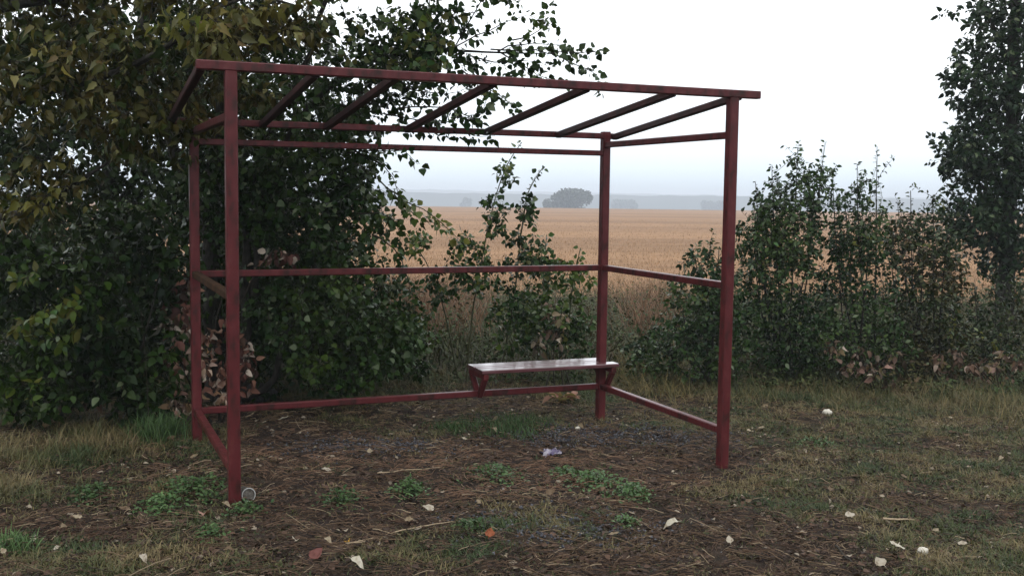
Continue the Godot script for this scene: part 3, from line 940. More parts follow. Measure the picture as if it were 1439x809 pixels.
# ---------------------------------------------------------------- bushes on the right
func build_right_bushes() -> void:
	var wil := {"size": 0.05, "palette": [Color(0.024, 0.048, 0.022), Color(0.032, 0.062, 0.026), Color(0.045, 0.08, 0.03), Color(0.075, 0.11, 0.04)], "pale": 0.1, "pale_color": Color(0.17, 0.2, 0.16), "droop": 0.4, "lift": 0.6, "stalk": 0.15}
	var dry := wil.duplicate()
	dry.palette = [Color(0.024, 0.042, 0.02), Color(0.035, 0.055, 0.022), Color(0.06, 0.06, 0.028), Color(0.09, 0.07, 0.035)]
	var defs := [
		["low spreading willow bush between the shelter's two end posts", 985, 9.5, wil, [[985, 365], [960, 440], [1010, 350], [935, 480]], [[990, 420, 55, 80, 110], [970, 490, 75, 50, 110], [1020, 460, 50, 80, 90], [905, 500, 35, 40, 24]]],
		["tallest willow bush with leafy spires, behind the shelter's front end post", 1110, 9.9, wil, [[1062, 255], [1085, 232], [1122, 208], [1160, 200], [1100, 300], [1145, 270], [1060, 330]], [[1100, 430, 70, 110, 220], [1110, 330, 55, 60, 140], [1070, 360, 40, 80, 110], [1130, 480, 70, 60, 110], [1150, 270, 28, 44, 36], [1085, 290, 30, 44, 40], [1120, 260, 22, 40, 20]]],
		["willow bush with a few long bare shoots topped by small leaves", 1215, 10.1, wil, [[1188, 268], [1205, 230], [1233, 206], [1180, 330], [1225, 300], [1170, 240]], [[1205, 430, 60, 95, 150], [1220, 490, 70, 50, 100], [1190, 345, 40, 50, 70], [1220, 330, 30, 50, 45], [1205, 270, 14, 30, 10]]],
		["darker willow bush with thin twiggy top beside the big edge tree", 1300, 10.4, dry, [[1262, 285], [1280, 268], [1312, 275], [1335, 300], [1250, 310], [1300, 330]], [[1300, 430, 65, 80, 140], [1320, 380, 45, 50, 60], [1290, 490, 80, 50, 110], [1270, 345, 40, 45, 60], [1310, 330, 36, 40, 45]]],
		["ragged olive bush under the big edge tree", 1395, 10.8, dry, [[1370, 400], [1400, 390], [1430, 400]], [[1390, 480, 70, 50, 90], [1430, 440, 50, 50, 50], [1350, 470, 50, 60, 60]]],
	]
	for e in defs:
		var base := ground(at(e[1], 520, e[2]).x, e[2])
		var p := plant("willow_bush", e[0], "bush", base, e[3], "bushes along the field edge")
		for tip in e[4]:
			var t := at(tip[0], tip[1], e[2] + rng.randf_range(-0.3, 0.3))
			var foot := base + Vector3(rng.randf_range(-0.15, 0.15), -0.05, rng.randf_range(-0.1, 0.1))
			var mid := foot.lerp(t, 0.5) + Vector3((t.x - foot.x) * 0.2, 0, 0)
			stem(p, "stem", [foot, mid, t], 0.012, 0.0025, M.bark, 5)
			spray(p, [foot.lerp(t, 0.55) + Vector3((t.x - foot.x) * 0.17, 0, 0), foot.lerp(t, 0.8), t], 0.003, 0.0, 0.03, 0.9)
			for k in 5:
				var q := mid.lerp(t, rng.randf_range(0.2, 0.85))
				spray(p, [q, q + Vector3(rng.randfn() * 0.06, 0.12, rng.randfn() * 0.06), q + Vector3(rng.randfn() * 0.09, 0.26, rng.randfn() * 0.09)], 0.003, 0.1, 0.03, 0.9)
		for f in e[5]:
			fill(p, f[0], f[1], e[2], f[2], f[3], 0.45, int(f[4] * 2.5), -0.12, 0.021)
		finish(p, "willow", "leaf", 40)
	# withered, bramble-like growth along the foot of the bushes
	var pink := {"size": 0.06, "palette": [Color(0.05, 0.04, 0.025), Color(0.09, 0.06, 0.04), Color(0.15, 0.09, 0.06), Color(0.3, 0.2, 0.15)], "pale": 0.14, "pale_color": Color(0.42, 0.33, 0.27), "droop": 1.4, "lift": 0.4, "stalk": 0.25, "dry": true}
	for e in [["withered brown bramble with pale pink leaves below the bare-shoot willow", 1235, 9.3, [[1230, 515, 60, 25, 26], [1190, 500, 30, 30, 12]]], ["withered bramble with many pale dead leaves below the olive bush", 1400, 9.6, [[1400, 515, 60, 24, 34], [1340, 510, 30, 26, 14]]], ["small withered bramble behind the bench's end among the saplings", 785, 9.0, [[785, 455, 20, 45, 12], [770, 480, 20, 20, 6]]]]:
		var base := ground(at(e[1], 520, e[2]).x, e[2])
		var p := plant("bramble", e[0], "bush", base, pink)
		for k in 4:
			var f: Array = e[3][k % e[3].size()]
			stem(p, "stem", [base + Vector3(rng.randfn() * 0.1, -0.03, 0), base.lerp(at(f[0], f[1] - 10, e[2]), 0.5) + Vector3(0, 0.1, 0), at(f[0] + rng.randfn() * f[2] * 0.6, f[1] - f[3] * 0.6, e[2])], 0.006, 0.002, M.twig, 5)
		for f in e[3]: fill(p, f[0], f[1], e[2], f[2], f[3], 0.25, f[4], -0.2, 0.045)
		finish(p, "curled", "dry_leaf", 30)
	# the big tree at the edge
	var base := ground(at(1412, 500, 15.0).x, 15.0)
	var t := {"size": 0.085, "palette": [Color(0.018, 0.034, 0.02), Color(0.025, 0.046, 0.024), Color(0.034, 0.058, 0.027)], "pale": 0.04, "droop": 0.7, "lift": 0.6, "stalk": 0.3}
	var p := plant("alder_tree", "tall dark tree standing beyond the willow bushes, cut by the picture's edge", "tree", base, t)
	stem(p, "trunk", [base + Vector3(0, -0.2, 0)] + pxs([[1412, 400], [1418, 250], [1425, 80], [1430, -150], [1430, -350]], 15.0), 0.13, 0.03, M.bark, 8)
	for e in [[[1418, 300], [1370, 250], [1335, 220]], [[1420, 200], [1375, 130], [1350, 90]], [[1424, 100], [1390, 20], [1370, -30]], [[1415, 340], [1370, 330], [1340, 320]], [[1424, 120], [1480, 40], [1520, 0]], [[1418, 270], [1480, 200], [1520, 160]]]:
		stem(p, "limb", pxs(e, 15.0), 0.04, 0.008, M.bark, 5)
	for f in [[1395, 110, 60, 60, 170], [1390, 230, 62, 45, 150], [1385, 310, 52, 42, 110], [1440, 20, 75, 60, 170], [1362, 60, 26, 24, 16], [1338, 222, 22, 22, 18], [1345, 100, 16, 12, 7], [1335, 190, 14, 10, 5], [1352, 20, 14, 16, 7], [1410, 360, 40, 36, 70], [1470, 180, 60, 110, 170], [1440, -120, 90, 100, 180], [1345, 330, 20, 20, 12], [1480, 330, 60, 60, 90], [1360, 130, 26, 26, 16], [1372, 200, 42, 40, 60], [1362, 290, 40, 40, 60], [1400, 170, 50, 50, 90], [1420, 270, 40, 60, 90]]:
		fill(p, f[0], f[1], 15.0, f[2], f[3], 0.9, int(f[4] * 1.8), 0.06, 0.03)
	finish(p, "elm")

# ---------------------------------------------------------------- tall growth on the verge
func blade(buf: PackedFloat32Array, pos: Vector3, h: float, w: float, lean: float, c: Color) -> void:
	var an := rng.randf() * TAU
	var f := Vector3(cos(an), 0, sin(an))
	var up := (Vector3.UP + f * rng.randf_range(0.0, lean)).normalized()
	var x := up.cross(f).normalized()
	if x.length_squared() < 0.5: x = Vector3(-f.z, 0, f.x)
	put16(buf, x * w, up * h, x.cross(up) * h, pos, c)

func build_verge() -> void:
	var dry := PackedFloat32Array()
	var grn := PackedFloat32Array()
	for k in 26000:
		var d := lerpf(8.9, 26.5, pow(rng.randf(), 1.5))
		var x := d * rng.randf_range(-0.2, 0.56)
		if d < 9.6 and x > 0.3 and x < 1.1: continue
		var v := n_mid.get_noise_2d(x * 1.2, d * 0.8) + rng.randf_range(-0.25, 0.25)
		var h := rng.randf_range(0.15, 0.75) * (0.8 + 0.6 * n_big.get_noise_2d(x * 2.0, d * 2.0 + 50.0)) * smoothstep(8.6, 11.5, d)
		h = maxf(h, 0.05)
		if v > (0.2 if d < 17.0 else 0.0):
			blade(dry, ground(x, d), h * 0.9, 0.011, 0.6, Color(0.06, 0.04, 0.021).lerp(Color(0.1, 0.075, 0.034), rng.randf()) * rng.randf_range(0.5, 1.15))
		else:
			blade(grn, ground(x, d), h * 0.75, 0.014, 0.6, Color(0.03, 0.042, 0.017).lerp(Color(0.065, 0.066, 0.026), rng.randf()) * rng.randf_range(0.6, 1.2))
	# leafy herbs among the grass
	var herb := PackedFloat32Array()
	for k in 2600:
		var d := lerpf(9.3, 24.0, pow(rng.randf(), 1.6))
		var x := d * rng.randf_range(-0.2, 0.56)
		var tall := rng.randf_range(0.3, 0.75) * smoothstep(8.8, 11.0, d)
		var foot := ground(x, d)
		var lean := Vector3(rng.randfn() * 0.15, 0, rng.randfn() * 0.15)
		var y := n_hue.get_noise_2d(x * 1.5, d) + rng.randf_range(-0.3, 0.3)
		var col := Color(0.026, 0.045, 0.014).lerp(Color(0.055, 0.058, 0.02), clampf(0.5 + y, 0, 1)).lerp(Color(0.07, 0.046, 0.024), clampf(y * 2.0 - 0.7, 0, 1))
		for j in rng.randi_range(10, 22):
			var t := rng.randf()
			var f := Vector3(rng.randfn(), rng.randf_range(-0.5, 0.8), rng.randfn()).normalized()
			var up := Vector3(rng.randfn() * 0.5, 1, rng.randfn() * 0.5)
			up = (up - f * up.dot(f)).normalized()
			var sz := rng.randf_range(0.025, 0.06) * (1.2 - 0.5 * t)
			put16(herb, up.cross(f) * sz * 0.8, f * sz, up * sz, foot + (Vector3.UP + lean) * tall * t + f * 0.03, col * rng.randf_range(0.6, 1.4))
	tag(scatter("herbs", leaf_mesh.tiny, M.dry_leaf, herb), "leafy olive and brown herbs among the verge grass", "herbs", "", "stuff")
	# reddish seeding grass standing at the field's near edge
	for k in 2600:
		var d := rng.randf_range(12.0, 20.0)
		var px := 600.0 + rng.randfn() * 45.0
		if k > 1900: px = 915.0 + rng.randfn() * 30.0
		var x := at(px, 400, d).x
		blade(dry, ground(x, d), rng.randf_range(0.4, 0.95), 0.008, 0.3, Color(0.16, 0.088, 0.05) * rng.randf_range(0.6, 1.2))
	# yellow tussocks behind the rear post
	for e in [[905, 522, 45, 2300], [950, 532, 24, 700], [880, 508, 22, 600], [1390, 560, 70, 900], [1330, 556, 50, 300], [1430, 580, 40, 300], [1180, 548, 60, 250], [1060, 548, 40, 200]]:
		for k in e[3]:
			var q := gpt(e[0] + rng.randfn() * e[2] * 0.5, e[1] + 8 + rng.randfn() * 14)
			var tan_ := Color(0.23, 0.17, 0.065) if e[0] < 1000 else Color(0.16, 0.12, 0.05)
			blade(dry, q, rng.randf_range(0.06, 0.24) * (1.3 if e[0] < 1000 else 1.0), 0.0035, 1.5, Color(0.06, 0.065, 0.022).lerp(tan_, rng.randf()) * rng.randf_range(0.5, 1.2))
	tag(scatter("dry_grass", leaf_mesh.blade, M.blade, dry), "tall dry straw-coloured grass on the verge before the field", "grass")
	tag(scatter("weeds", leaf_mesh.blade, M.blade, grn), "rank green weeds on the verge between thicket and field", "weeds")

# ---------------------------------------------------------------- trampled ground
func build_ground_cover() -> void:
	var straw := PackedFloat32Array()
	var blades := PackedFloat32Array()
	var bits := PackedFloat32Array()
	for k in 52000:
		var d := lerpf(3.7, 9.6, pow(rng.randf(), 1.25))
		var x := d * rng.randf_range(-0.5, 0.5)
		var g := green(x, d)
		if rng.randf() < g * 0.75: continue
		var lay := n_fine.get_noise_2d(x * 4.0, d * 4.0 + 30.0)
		if lay > 0.12 and rng.randf() < 0.8: continue
		# stalks trodden down together lie much the same way
		var an := n_mid.get_noise_2d(x * 2.5, d * 2.5 + 77.0) * 9.0 + rng.randfn() * 0.7
		var f := Vector3(cos(an), rng.randf_range(-0.1, 0.22), sin(an)).normalized()
		var u := (Vector3.UP - f * f.y).normalized()
		var l := rng.randf_range(0.02, 0.1) * (2.2 if rng.randf() < 0.06 else 1.0)
		var w := rng.randf_range(0.05, 0.12)
		var tone := n_hue.get_noise_2d(x * 2.5 + 12.0, d * 2.5)
		var c := Color(0.085, 0.05, 0.032).lerp(Color(0.16, 0.11, 0.068), clampf(pow(rng.randf(), 1.5) + tone, 0, 1))
		var dry_spot := clampf(1.3 - Vector2((x + 0.2) / 1.5, (d - 6.0) / 0.7).length() + tone, 0, 1)
		c = c.lerp(Color(0.19, 0.11, 0.07), dry_spot * 0.8)
		c = c.lerp(Color(0.2, 0.14, 0.075), smoothstep(6.8, 8.0, d) * 0.6)
		if rng.randf() < 0.07: c = Color(0.3, 0.23, 0.15)
		if rng.randf() < 0.35 - 0.25 * dry_spot: c = Color(0.035, 0.024, 0.018)
		put16(straw, u.cross(f) * w, u * w * 2.0, f * l, ground(x, d) + Vector3(0, rng.randf_range(0.0, 0.016), 0), c * rng.randf_range(0.7, 1.2))
	# grass stands in little tufts, some dry, some olive, some green
	for k in 21000:
		var d := lerpf(3.7, 9.9, pow(rng.randf(), 1.2))
		var x := d * rng.randf_range(-0.5, 0.53)
		var g := green(x, d)
		if rng.randf() > g * 0.95 + 0.1: continue
		var y := clampf(0.5 + n_hue.get_noise_2d(x * 2.0, d * 2.0) + rng.randf_range(-0.35, 0.35), 0, 1)
		var hue := Color(0.033, 0.054, 0.017).lerp(Color(0.085, 0.082, 0.03), minf(1.0, y * 1.6)).lerp(Color(0.15, 0.115, 0.055), maxf(0.0, y * 2.0 - 1.0))
		var h := rng.randf_range(0.018, 0.05) * (0.7 + 0.6 * g)
		h *= 1.0 + 1.6 * smoothstep(8.0, 9.4, d) + 1.3 * smoothstep(-1.8, -2.6, x)
		var r := rng.randf_range(0.015, 0.05)
		for j in rng.randi_range(7, 26):
			var q := Vector2(rng.randfn(), rng.randfn()) * r
			blade(blades, ground(x + q.x, d + q.y), h * rng.randf_range(0.5, 1.3), rng.randf_range(0.003, 0.005), 1.7, hue * rng.randf_range(0.6, 1.3))
	for k in 30000:
		var d := lerpf(3.7, 9.6, pow(rng.randf(), 1.2))
		var x := d * rng.randf_range(-0.5, 0.5)
		if n_mid.get_noise_2d(x * 3.0 + 5.0, d * 3.0) < -0.1 and rng.randf() < 0.6: continue
		var an := rng.randf() * TAU
		var f := Vector3(cos(an), rng.randf_range(-0.3, 0.3), sin(an)).normalized()
		var u := (Vector3.UP + Vector3(rng.randfn(), 0, rng.randfn()) * 0.45)
		u = (u - f * u.dot(f)).normalized()
		var s := rng.randf_range(0.01, 0.038)
		var c := Color(0.025, 0.017, 0.013).lerp(Color(0.09, 0.052, 0.034), rng.randf())
		if rng.randf() < 0.06: c = Color(0.24, 0.2, 0.15)
		put16(bits, u.cross(f) * s, f * s, u * s, ground(x, d) + Vector3(0, 0.007, 0), c * rng.randf_range(0.6, 1.2))
	var grit := PackedFloat32Array()
	for e in GRIT:
		for k in 900:
			var u := Vector2(rng.randfn(), rng.randfn()) * 0.6
			var q := ground(e[0] + u.x * e[2] * 1.5, e[1] + u.y * e[2])
			var y := Vector3(rng.randfn(), rng.randfn(), rng.randfn()).normalized()
			var x := y.cross(Vector3(rng.randfn(), rng.randfn(), rng.randfn())).normalized()
			var sz := rng.randf_range(0.006, 0.022)
			put16(grit, x * sz, y * sz, x.cross(y) * sz, q + Vector3(0, 0.006, 0), Color(0.04, 0.042, 0.052).lerp(Color(0.13, 0.13, 0.14), pow(rng.randf(), 3.0)))
	tag(scatter("gravel", leaf_mesh.chip, M.straw, grit), "bluish grey grit trodden into the earth floor", "gravel")
	tag(scatter("straw_litter", leaf_mesh.stalk, M.straw, straw), "dead straw and broken stalks strewn over the trampled earth", "litter")
	tag(scatter("grass", leaf_mesh.blade, M.blade, blades), "short trampled grass growing in patches round the shelter", "grass")
	tag(scatter("leaf_litter", leaf_mesh.tiny, M.dry_leaf, bits), "brown crumbs of rotten leaves on the earth", "litter")

# ---------------------------------------------------------------- small things
func weed(px: float, py: float, rx: float, h: float, count: int, label: String, bright: float, grassy := false) -> void:
	var c := gpt(px, py)
	var k := -c.z / FOCAL
	var o := thing("grass_tuft" if grassy else "weed_clump", label, "grass tuft" if grassy else "weed", c, "weeds on the trampled ground")
	var buf := PackedFloat32Array()
	for i in count:
		var u := Vector2(rng.randfn(), rng.randfn()) * 0.5
		var q := Vector3(c.x + u.x * rx * k, 0, c.z + u.y * rx * k * 1.3)
		q.y = land(q.x, -q.z)
		var col := Color(0.026, 0.055, 0.02).lerp(Color(0.055, 0.09, 0.032), rng.randf()) * rng.randf_range(0.7, 1.3) * bright * 1.25
		if grassy:
			blade(buf, q - c, h * rng.randf_range(0.4, 1.1), 0.005, 0.6, col)
		else:
			var hh := h * exp(-u.length_squared()) * rng.randf()
			var f := Vector3(rng.randfn(), rng.randf_range(-0.2, 0.9), rng.randfn()).normalized()
			var up := Vector3(rng.randfn() * 0.5, 1, rng.randfn() * 0.5)
			up = (up - f * up.dot(f)).normalized()
			var s := rng.randf_range(0.012, 0.028)
			put16(buf, up.cross(f) * s * 0.8, f * s, up * s, q - c + Vector3(0, hh + 0.004, 0), col)
	scatter("foliage", leaf_mesh.blade if grassy else leaf_mesh.tiny, M.leaf, buf, o)
	if not grassy:
		var b := Buf.new()
		for i in 14:
			var an := rng.randf() * TAU
			var r := rx * k * rng.randf_range(0.1, 0.5)
			var e := Vector3(cos(an) * r, h * rng.randf_range(0.4, 0.8), sin(an) * r)
			e.y += land(c.x + e.x, -(c.z + e.z)) - c.y
			tube(b, [Vector3(0, -0.01, 0), e * 0.5 + Vector3(0, 0.01, 0), e], 0.0018, 0.001, 3, false)
		part("stalks", b.mesh(), M.green_stem, o, "stuff")

func fallen(px: float, py: float, size: float, color: Color, label: String, group: String) -> void:
	var q := gpt(px, py)
	var key := "fallen_%.2f_%.2f" % [color.r, color.g]
	if not M.has(key):
		var m: StandardMaterial3D = M.dry_leaf.duplicate()
		m.vertex_color_use_as_albedo = false
		m.albedo_color = color.linear_to_srgb()
		m.albedo_texture = noise_tex([[0.0, Color(0.5, 0.42, 0.35)], [0.35, Color(0.9, 0.88, 0.84)], [1.0, Color.WHITE]], 0.02, 4, 61, 128)
		tri(m, 14.0)
		M[key] = m
	var o := part("fallen_leaf", leaf_mesh.fallen if rng.randf() < 0.65 else leaf_mesh.curled, M[key])
	tag(o, label, "leaf", group)
	var an := rng.randf() * TAU
	var f := Vector3(cos(an), rng.randf_range(-0.1, 0.2), sin(an)).normalized()
	var u := Vector3(rng.randfn() * 0.22, 1, rng.randfn() * 0.22 + 0.25)
	u = (u - f * u.dot(f)).normalized()
	var x := f.cross(u)
	o.transform = Transform3D(x * size * rng.randf_range(0.75, 1.1), f * size, u * size, q + Vector3(0, 0.03, 0) - f * size * 0.4)

func twig_on_ground(pts: Array, r: float, label: String, color: String) -> void:
	var w := []
	for e in pts:
		w.append(gpt(e[0], e[1]) + Vector3(0, 0.012 + r, 0))
	var o: Vector3 = w[0]
	var b := Buf.new()
	var line := []
	for k in w.size() - 1:
		for j in 4:
			line.append(w[k].lerp(w[k + 1], j / 4.0) - o + Vector3(0, rng.randfn() * 0.003, 0))
	line.append(w[-1] - o)
	tube(b, line, r, r * 0.5, 5, true, 0.3)
	var m := part("dead_stalk", b.mesh(), M[color])
	m.position = o
	tag(m, label, "stalk")

func build_small_things() -> void:
	# weed clumps
	for e in [[573, 692, 26, 0.07, 420, "round bright green weed clump alone on the brown earth", 1.15], [700, 668, 42, 0.05, 380, "flat green weed patch in the middle of the shelter floor", 0.95], [795, 668, 22, 0.04, 140, "small thin weed patch beside a flat green one", 0.95],
		[838, 682, 46, 0.06, 520, "wide weed patch spreading inside the shelter's open front", 1.05], [888, 700, 32, 0.075, 460, "dense weed clump at the end of the wide weed patch", 1.1], [880, 738, 22, 0.045, 160, "little yellow-green weed tuft in front of the dense clump", 1.2],
		[480, 705, 30, 0.05, 260, "greyish weed clump between the front post and the round clump", 0.8], [268, 690, 52, 0.06, 560, "broad weed patch beside the front post with the can", 0.9], [225, 715, 34, 0.06, 320, "weed patch with pale leaf tips beside the broad patch", 1.15],
		[125, 697, 30, 0.05, 260, "bluish green weed patch on the shaded ground by the bush", 0.75], [345, 722, 26, 0.05, 240, "weed tuft hugging the front post's foot below the can", 0.9], [660, 742, 26, 0.035, 140, "sparse grey-green weed patch near the dark ashy spot", 0.75],
		[295, 752, 26, 0.045, 180, "weed clump in front of the post's foot, amid dead leaves", 1.0], [1150, 625, 36, 0.03, 220, "thin green weed patch on the open ground past the end post", 0.9]]:
		weed(e[0], e[1], e[2], e[3], e[4], e[5], e[6])
	weed(228, 615, 34, 0.2, 700, "tall fresh green grass tuft beside the rear corner post", 1.0, true)
	weed(640, 603, 34, 0.08, 420, "low green grass tuft under the bench's open end", 0.75, true)
	weed(720, 603, 60, 0.09, 800, "long low green grass strip in front of the bench", 0.8, true)
	weed(20, 770, 30, 0.09, 300, "tawny grass tuft on the ground by the pale leaves", 1.3, true)
	# fallen leaves
	var grp := "small fallen leaves round the shelter"
	for e in [[110, 737], [89, 749], [81, 777], [47, 761], [175, 724], [317, 715], [462, 589], [447, 616], [445, 637], [458, 668], [462, 766], [323, 780], [417, 767], [240, 622], [185, 628], [272, 649], [200, 792], [7, 785], [693, 608], [698, 593], [643, 601], [652, 623], [583, 632], [520, 642], [812, 603], [745, 620], [762, 642], [888, 730], [847, 695], [602, 723], [673, 714], [587, 753], [572, 740], [707, 790], [867, 782], [950, 673], [945, 690], [895, 615], [515, 581], [1106, 600], [1074, 575], [1072, 607], [1053, 611], [1174, 614], [1206, 571], [1359, 618], [1408, 649], [1262, 638], [1338, 592], [1271, 677], [1167, 696], [1196, 733], [1312, 754], [1124, 766], [1238, 801], [1053, 710], [1024, 769], [1353, 773], [1003, 586], [1162, 741], [548, 610], [620, 590], [780, 590], [930, 640], [860, 760], [770, 700]]:
		var c: Color = [Color(0.26, 0.22, 0.16), Color(0.19, 0.15, 0.1), Color(0.34, 0.31, 0.26), Color(0.12, 0.085, 0.055)][rng.randi() % 4]
		var look: String = {0.26: "cream", 0.19: "tan", 0.34: "whitish", 0.12: "brown"}[snappedf(c.r, 0.01)]
		var q := gpt(e[0], e[1])
		var u := (Basis(Vector3.UP, -0.3926) * (q - Vector3(-1.3255, 0, -5.1693)))
		var spot := "on the open grassy ground past the shelter's end post"
		if u.x < 0.0: spot = "on the shaded ground between the front post and the thicket"
		elif u.x < 2.77 and u.z < 0.0 and u.z > -1.55: spot = "on the earth floor inside the shelter frame"
		elif u.x < 2.77 and u.z >= 0.0: spot = "on the bare ground before the shelter's open front"
		elif u.x < 2.77: spot = "on the ground behind the shelter's long rear rail"
		fallen(e[0] + rng.randfn() * 1.5, e[1], rng.randf_range(0.034, 0.058), c, "small %s fallen leaf lying %s" % [look, spot], grp)
	fallen(397, 595, 0.085, Color(0.42, 0.4, 0.34), "large whitish fallen leaf on bare earth by the low rear rail", "")
	fallen(945, 742, 0.07, Color(0.42, 0.4, 0.34), "large whitish fallen leaf on open ground before the weed patch", "")
	fallen(500, 797, 0.065, Color(0.42, 0.4, 0.34), "bright whitish fallen leaf below the long dead stalk", "")
	fallen(1260, 777, 0.075, Color(0.42, 0.4, 0.34), "large pale yellowish fallen leaf on the grassy ground", "")
	fallen(287, 729, 0.09, Color(0.32, 0.2, 0.165), "large pink fallen leaf in front of the post's foot", "")
	fallen(488, 769, 0.045, Color(0.45, 0.26, 0.04), "small bright yellow-orange fallen leaf by the dead stalk", "")
	fallen(688, 760, 0.06, Color(0.2, 0.06, 0.025), "rusty orange fallen leaf on dark earth", "")
	fallen(442, 790, 0.07, Color(0.13, 0.05, 0.045), "dull red fallen leaf at the edge of the clearing", "")
	# dead stalks
	twig_on_ground([[478, 772], [540, 756], [590, 745], [632, 738]], 0.004, "long pale dead stalk lying on the earth beside the yellow leaf", "dry_stalk")
	twig_on_ground([[530, 668], [575, 664], [620, 660]], 0.004, "straight dead stalk lying inside the shelter", "dry_stalk")
	twig_on_ground([[1175, 772], [1190, 790], [1206, 800]], 0.006, "short dark dead twig lying in the grass", "twig")
	twig_on_ground([[1240, 736], [1285, 733]], 0.007, "short pale dead stalk lying in the grass", "dry_stalk")
	twig_on_ground([[345, 590], [372, 572], [385, 565]], 0.005, "bent dead twig under the low rear rail by the stone", "dry_stalk")
	twig_on_ground([[800, 770], [812, 758], [820, 742]], 0.004, "thin crooked dead twig near the dark ashy spot", "twig")
	var c0 := gpt(209, 612)
	var sb := Buf.new()
	tube(sb, [Vector3(0, -0.03, 0), Vector3(0.0, 0.3, 0.02), Vector3(-0.02, 0.55, 0.0), Vector3(-0.035, 0.78, 0.01)], 0.0035, 0.0015, 5)
	var ds := part("dead_weed", sb.mesh(), M.twig)
	ds.position = c0
	tag(ds, "thin bare dead weed standing upright in the fresh grass tuft", "weed")
	# tin can lying behind the front post's foot
	var c := gpt(348, 708)
	var can := thing("tin_can", "dirty dented tin can lying against the front post's foot", "can", c + Vector3(-0.004, 0.036, -0.03))
	can.rotation = Vector3(-0.12, 0.55, 0.2)
	var prof := [[0.0, 0.0285], [0.004, 0.034], [0.02, 0.0325], [0.026, 0.0335], [0.045, 0.0325], [0.051, 0.0335], [0.075, 0.0325], [0.08, 0.034], [0.084, 0.033]]
	var b := Buf.new()
	var sides := 20
	for e in prof:
		for s in sides:
			var an := TAU * s / sides
			var r: float = e[1] * (1.0 - 0.12 * maxf(0.0, cos(an - 0.7)) * sin(e[0] / 0.084 * PI))
			b.vert(Vector3(cos(an) * r, sin(an) * r, -e[0]), Vector3(cos(an), sin(an), 0))
	for k in prof.size() - 1:
		for s in sides:
			var s2 := (s + 1) % sides
			b.quad(k * sides + s, k * sides + s2, (k + 1) * sides + s2, (k + 1) * sides + s)
	part("body", b.mesh(), M.tin, can)
	b = Buf.new()
	var mid := b.vert(Vector3(0, 0, -0.004), Vector3.BACK)
	for s in sides:
		var an := TAU * s / sides
		b.vert(Vector3(cos(an) * 0.029, sin(an) * 0.029, -0.004), Vector3.BACK)
	for s in sides: b.tri(mid, mid + 1 + (s + 1) % sides, mid + 1 + s)
	part("lid", b.mesh(), M.tin, can)
	b = Buf.new()
	var ring := []
	for s in 25: ring.append(Vector3(cos(TAU * s / 24.0) * 0.0325, sin(TAU * s / 24.0) * 0.0325, 0.001))
	tube(b, ring, 0.0025, 0.0025, 6, false)
	part("rim", b.mesh(), M.tin_rim, can)
	# crumpled wrapper
	c = gpt(775, 642)
	b = Buf.new()
	b.colored = true
	var gn := 14
	for j in gn:
		for i in gn:
			var u := float(i) / (gn - 1) - 0.5
			var v := float(j) / (gn - 1) - 0.5
			var h := absf(n_fine.get_noise_2d(u * 5.0, v * 5.0)) * 0.05 + 0.03 * (0.5 - absf(u)) + 0.012
			var w := n_mid.get_noise_2d(u * 3.0 + 9.0, v * 4.0)
			var col := Color(0.3, 0.28, 0.32) if w > 0.0 else Color(0.1, 0.08, 0.15)
			b.vert(Vector3(u * 0.12 + n_fine.get_noise_2d(v * 6.0, u * 4.0) * 0.03, h, v * 0.09), Vector3(n_fine.get_noise_2d(u * 7.0, v * 7.0) * 1.5, 1, n_fine.get_noise_2d(v * 7.0, u * 7.0) * 1.5).normalized(), col)
	for j in gn - 1:
		for i in gn - 1:
			b.quad(j * gn + i, j * gn + i + 1, (j + 1) * gn + i + 1, (j + 1) * gn + i)
	var wr := part("crumpled_wrapper", b.mesh(), M.wrapper)
	wr.position = c
	wr.rotation.y = 0.6
	tag(wr, "crumpled white and violet wrapper lying on the shelter's earth floor", "wrapper")
	# heap of big brown leaves under the bench
	c = gpt(795, 566)
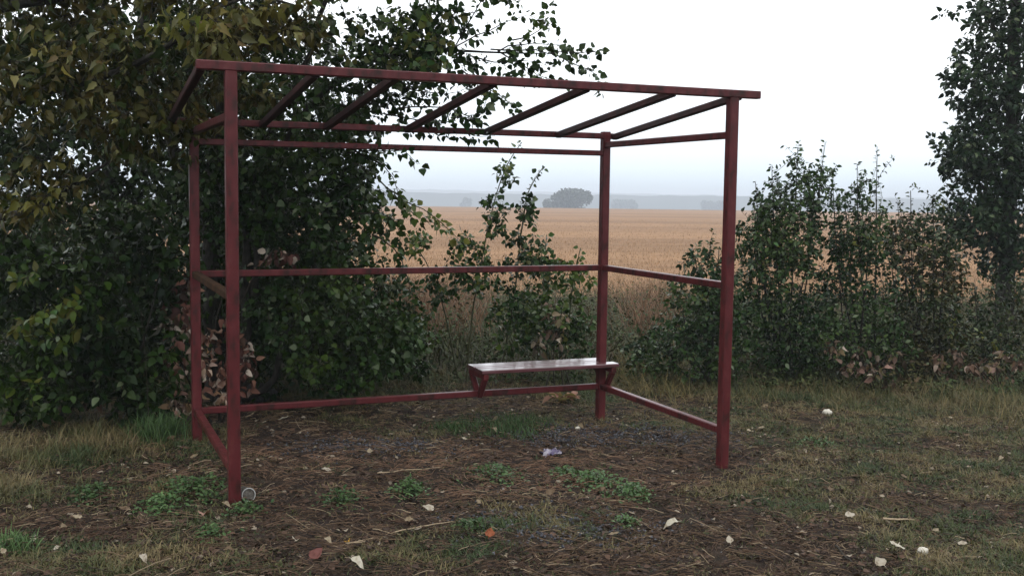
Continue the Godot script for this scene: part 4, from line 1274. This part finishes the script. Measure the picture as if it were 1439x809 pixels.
	var heap := thing("leaf_heap", "little heap of curled reddish brown leaves beneath the bench", "leaf heap", c)
	for k in 16:
		var m: StandardMaterial3D = M.dry_leaf.duplicate()
		m.vertex_color_use_as_albedo = false
		m.albedo_color = (Color(0.09, 0.035, 0.025).lerp(Color(0.26, 0.14, 0.1), rng.randf())).linear_to_srgb()
		var o := part("leaf", leaf_mesh.curled, m, heap)
		var s := rng.randf_range(0.07, 0.12)
		o.transform = Transform3D(Basis.from_euler(Vector3(rng.randf_range(-1.9, -0.6), rng.randf() * TAU, rng.randfn() * 0.4)).scaled(Vector3.ONE * s), Vector3(rng.randfn() * 0.06, rng.randf_range(0.01, 0.05), rng.randfn() * 0.04))
	# dark stone by the rear rail, pale pebbles
	stone(gpt(362, 562), Vector3(0.13, 0.085, 0.1), M.rock, "stone", "dark rounded stone on the ground under the dogwood by the rear rail", 1)
	stone(gpt(1163, 582), Vector3(0.034, 0.026, 0.03), M.pale_stone, "pebble", "white pebble on the ground at the foot of the willow bushes", 2)
	stone(gpt(1297, 778), Vector3(0.024, 0.02, 0.022), M.pale_stone, "pebble", "pale pebble in the grass beside a large yellowish leaf", 3)
	stone(gpt(812, 604), Vector3(0.018, 0.016, 0.018), M.pale_stone, "pebble", "small pale pebble beside the shelter's rear post", 4)

func stone(c: Vector3, r: Vector3, m: Material, called: String, label: String, seed_: int) -> void:
	var b := Buf.new()
	var rows := 12
	var cols := 18
	for j in rows + 1:
		for i in cols:
			var th := PI * j / rows
			var ph := TAU * i / cols
			var q := Vector3(sin(th) * cos(ph), cos(th), sin(th) * sin(ph))
			var k := 1.0 + 0.32 * n_mid.get_noise_3d(q.x * 2.0 + seed_ * 10, q.y * 2.0, q.z * 2.0)
			b.vert(q * r * k, (q / r).normalized())
	for j in rows:
		for i in cols:
			var i2 := (i + 1) % cols
			b.quad(j * cols + i, (j + 1) * cols + i, (j + 1) * cols + i2, j * cols + i2)
	var o := part(called, b.mesh(), m)
	o.position = c + Vector3(0, r.y * 0.55, 0)
	tag(o, label, "stone")
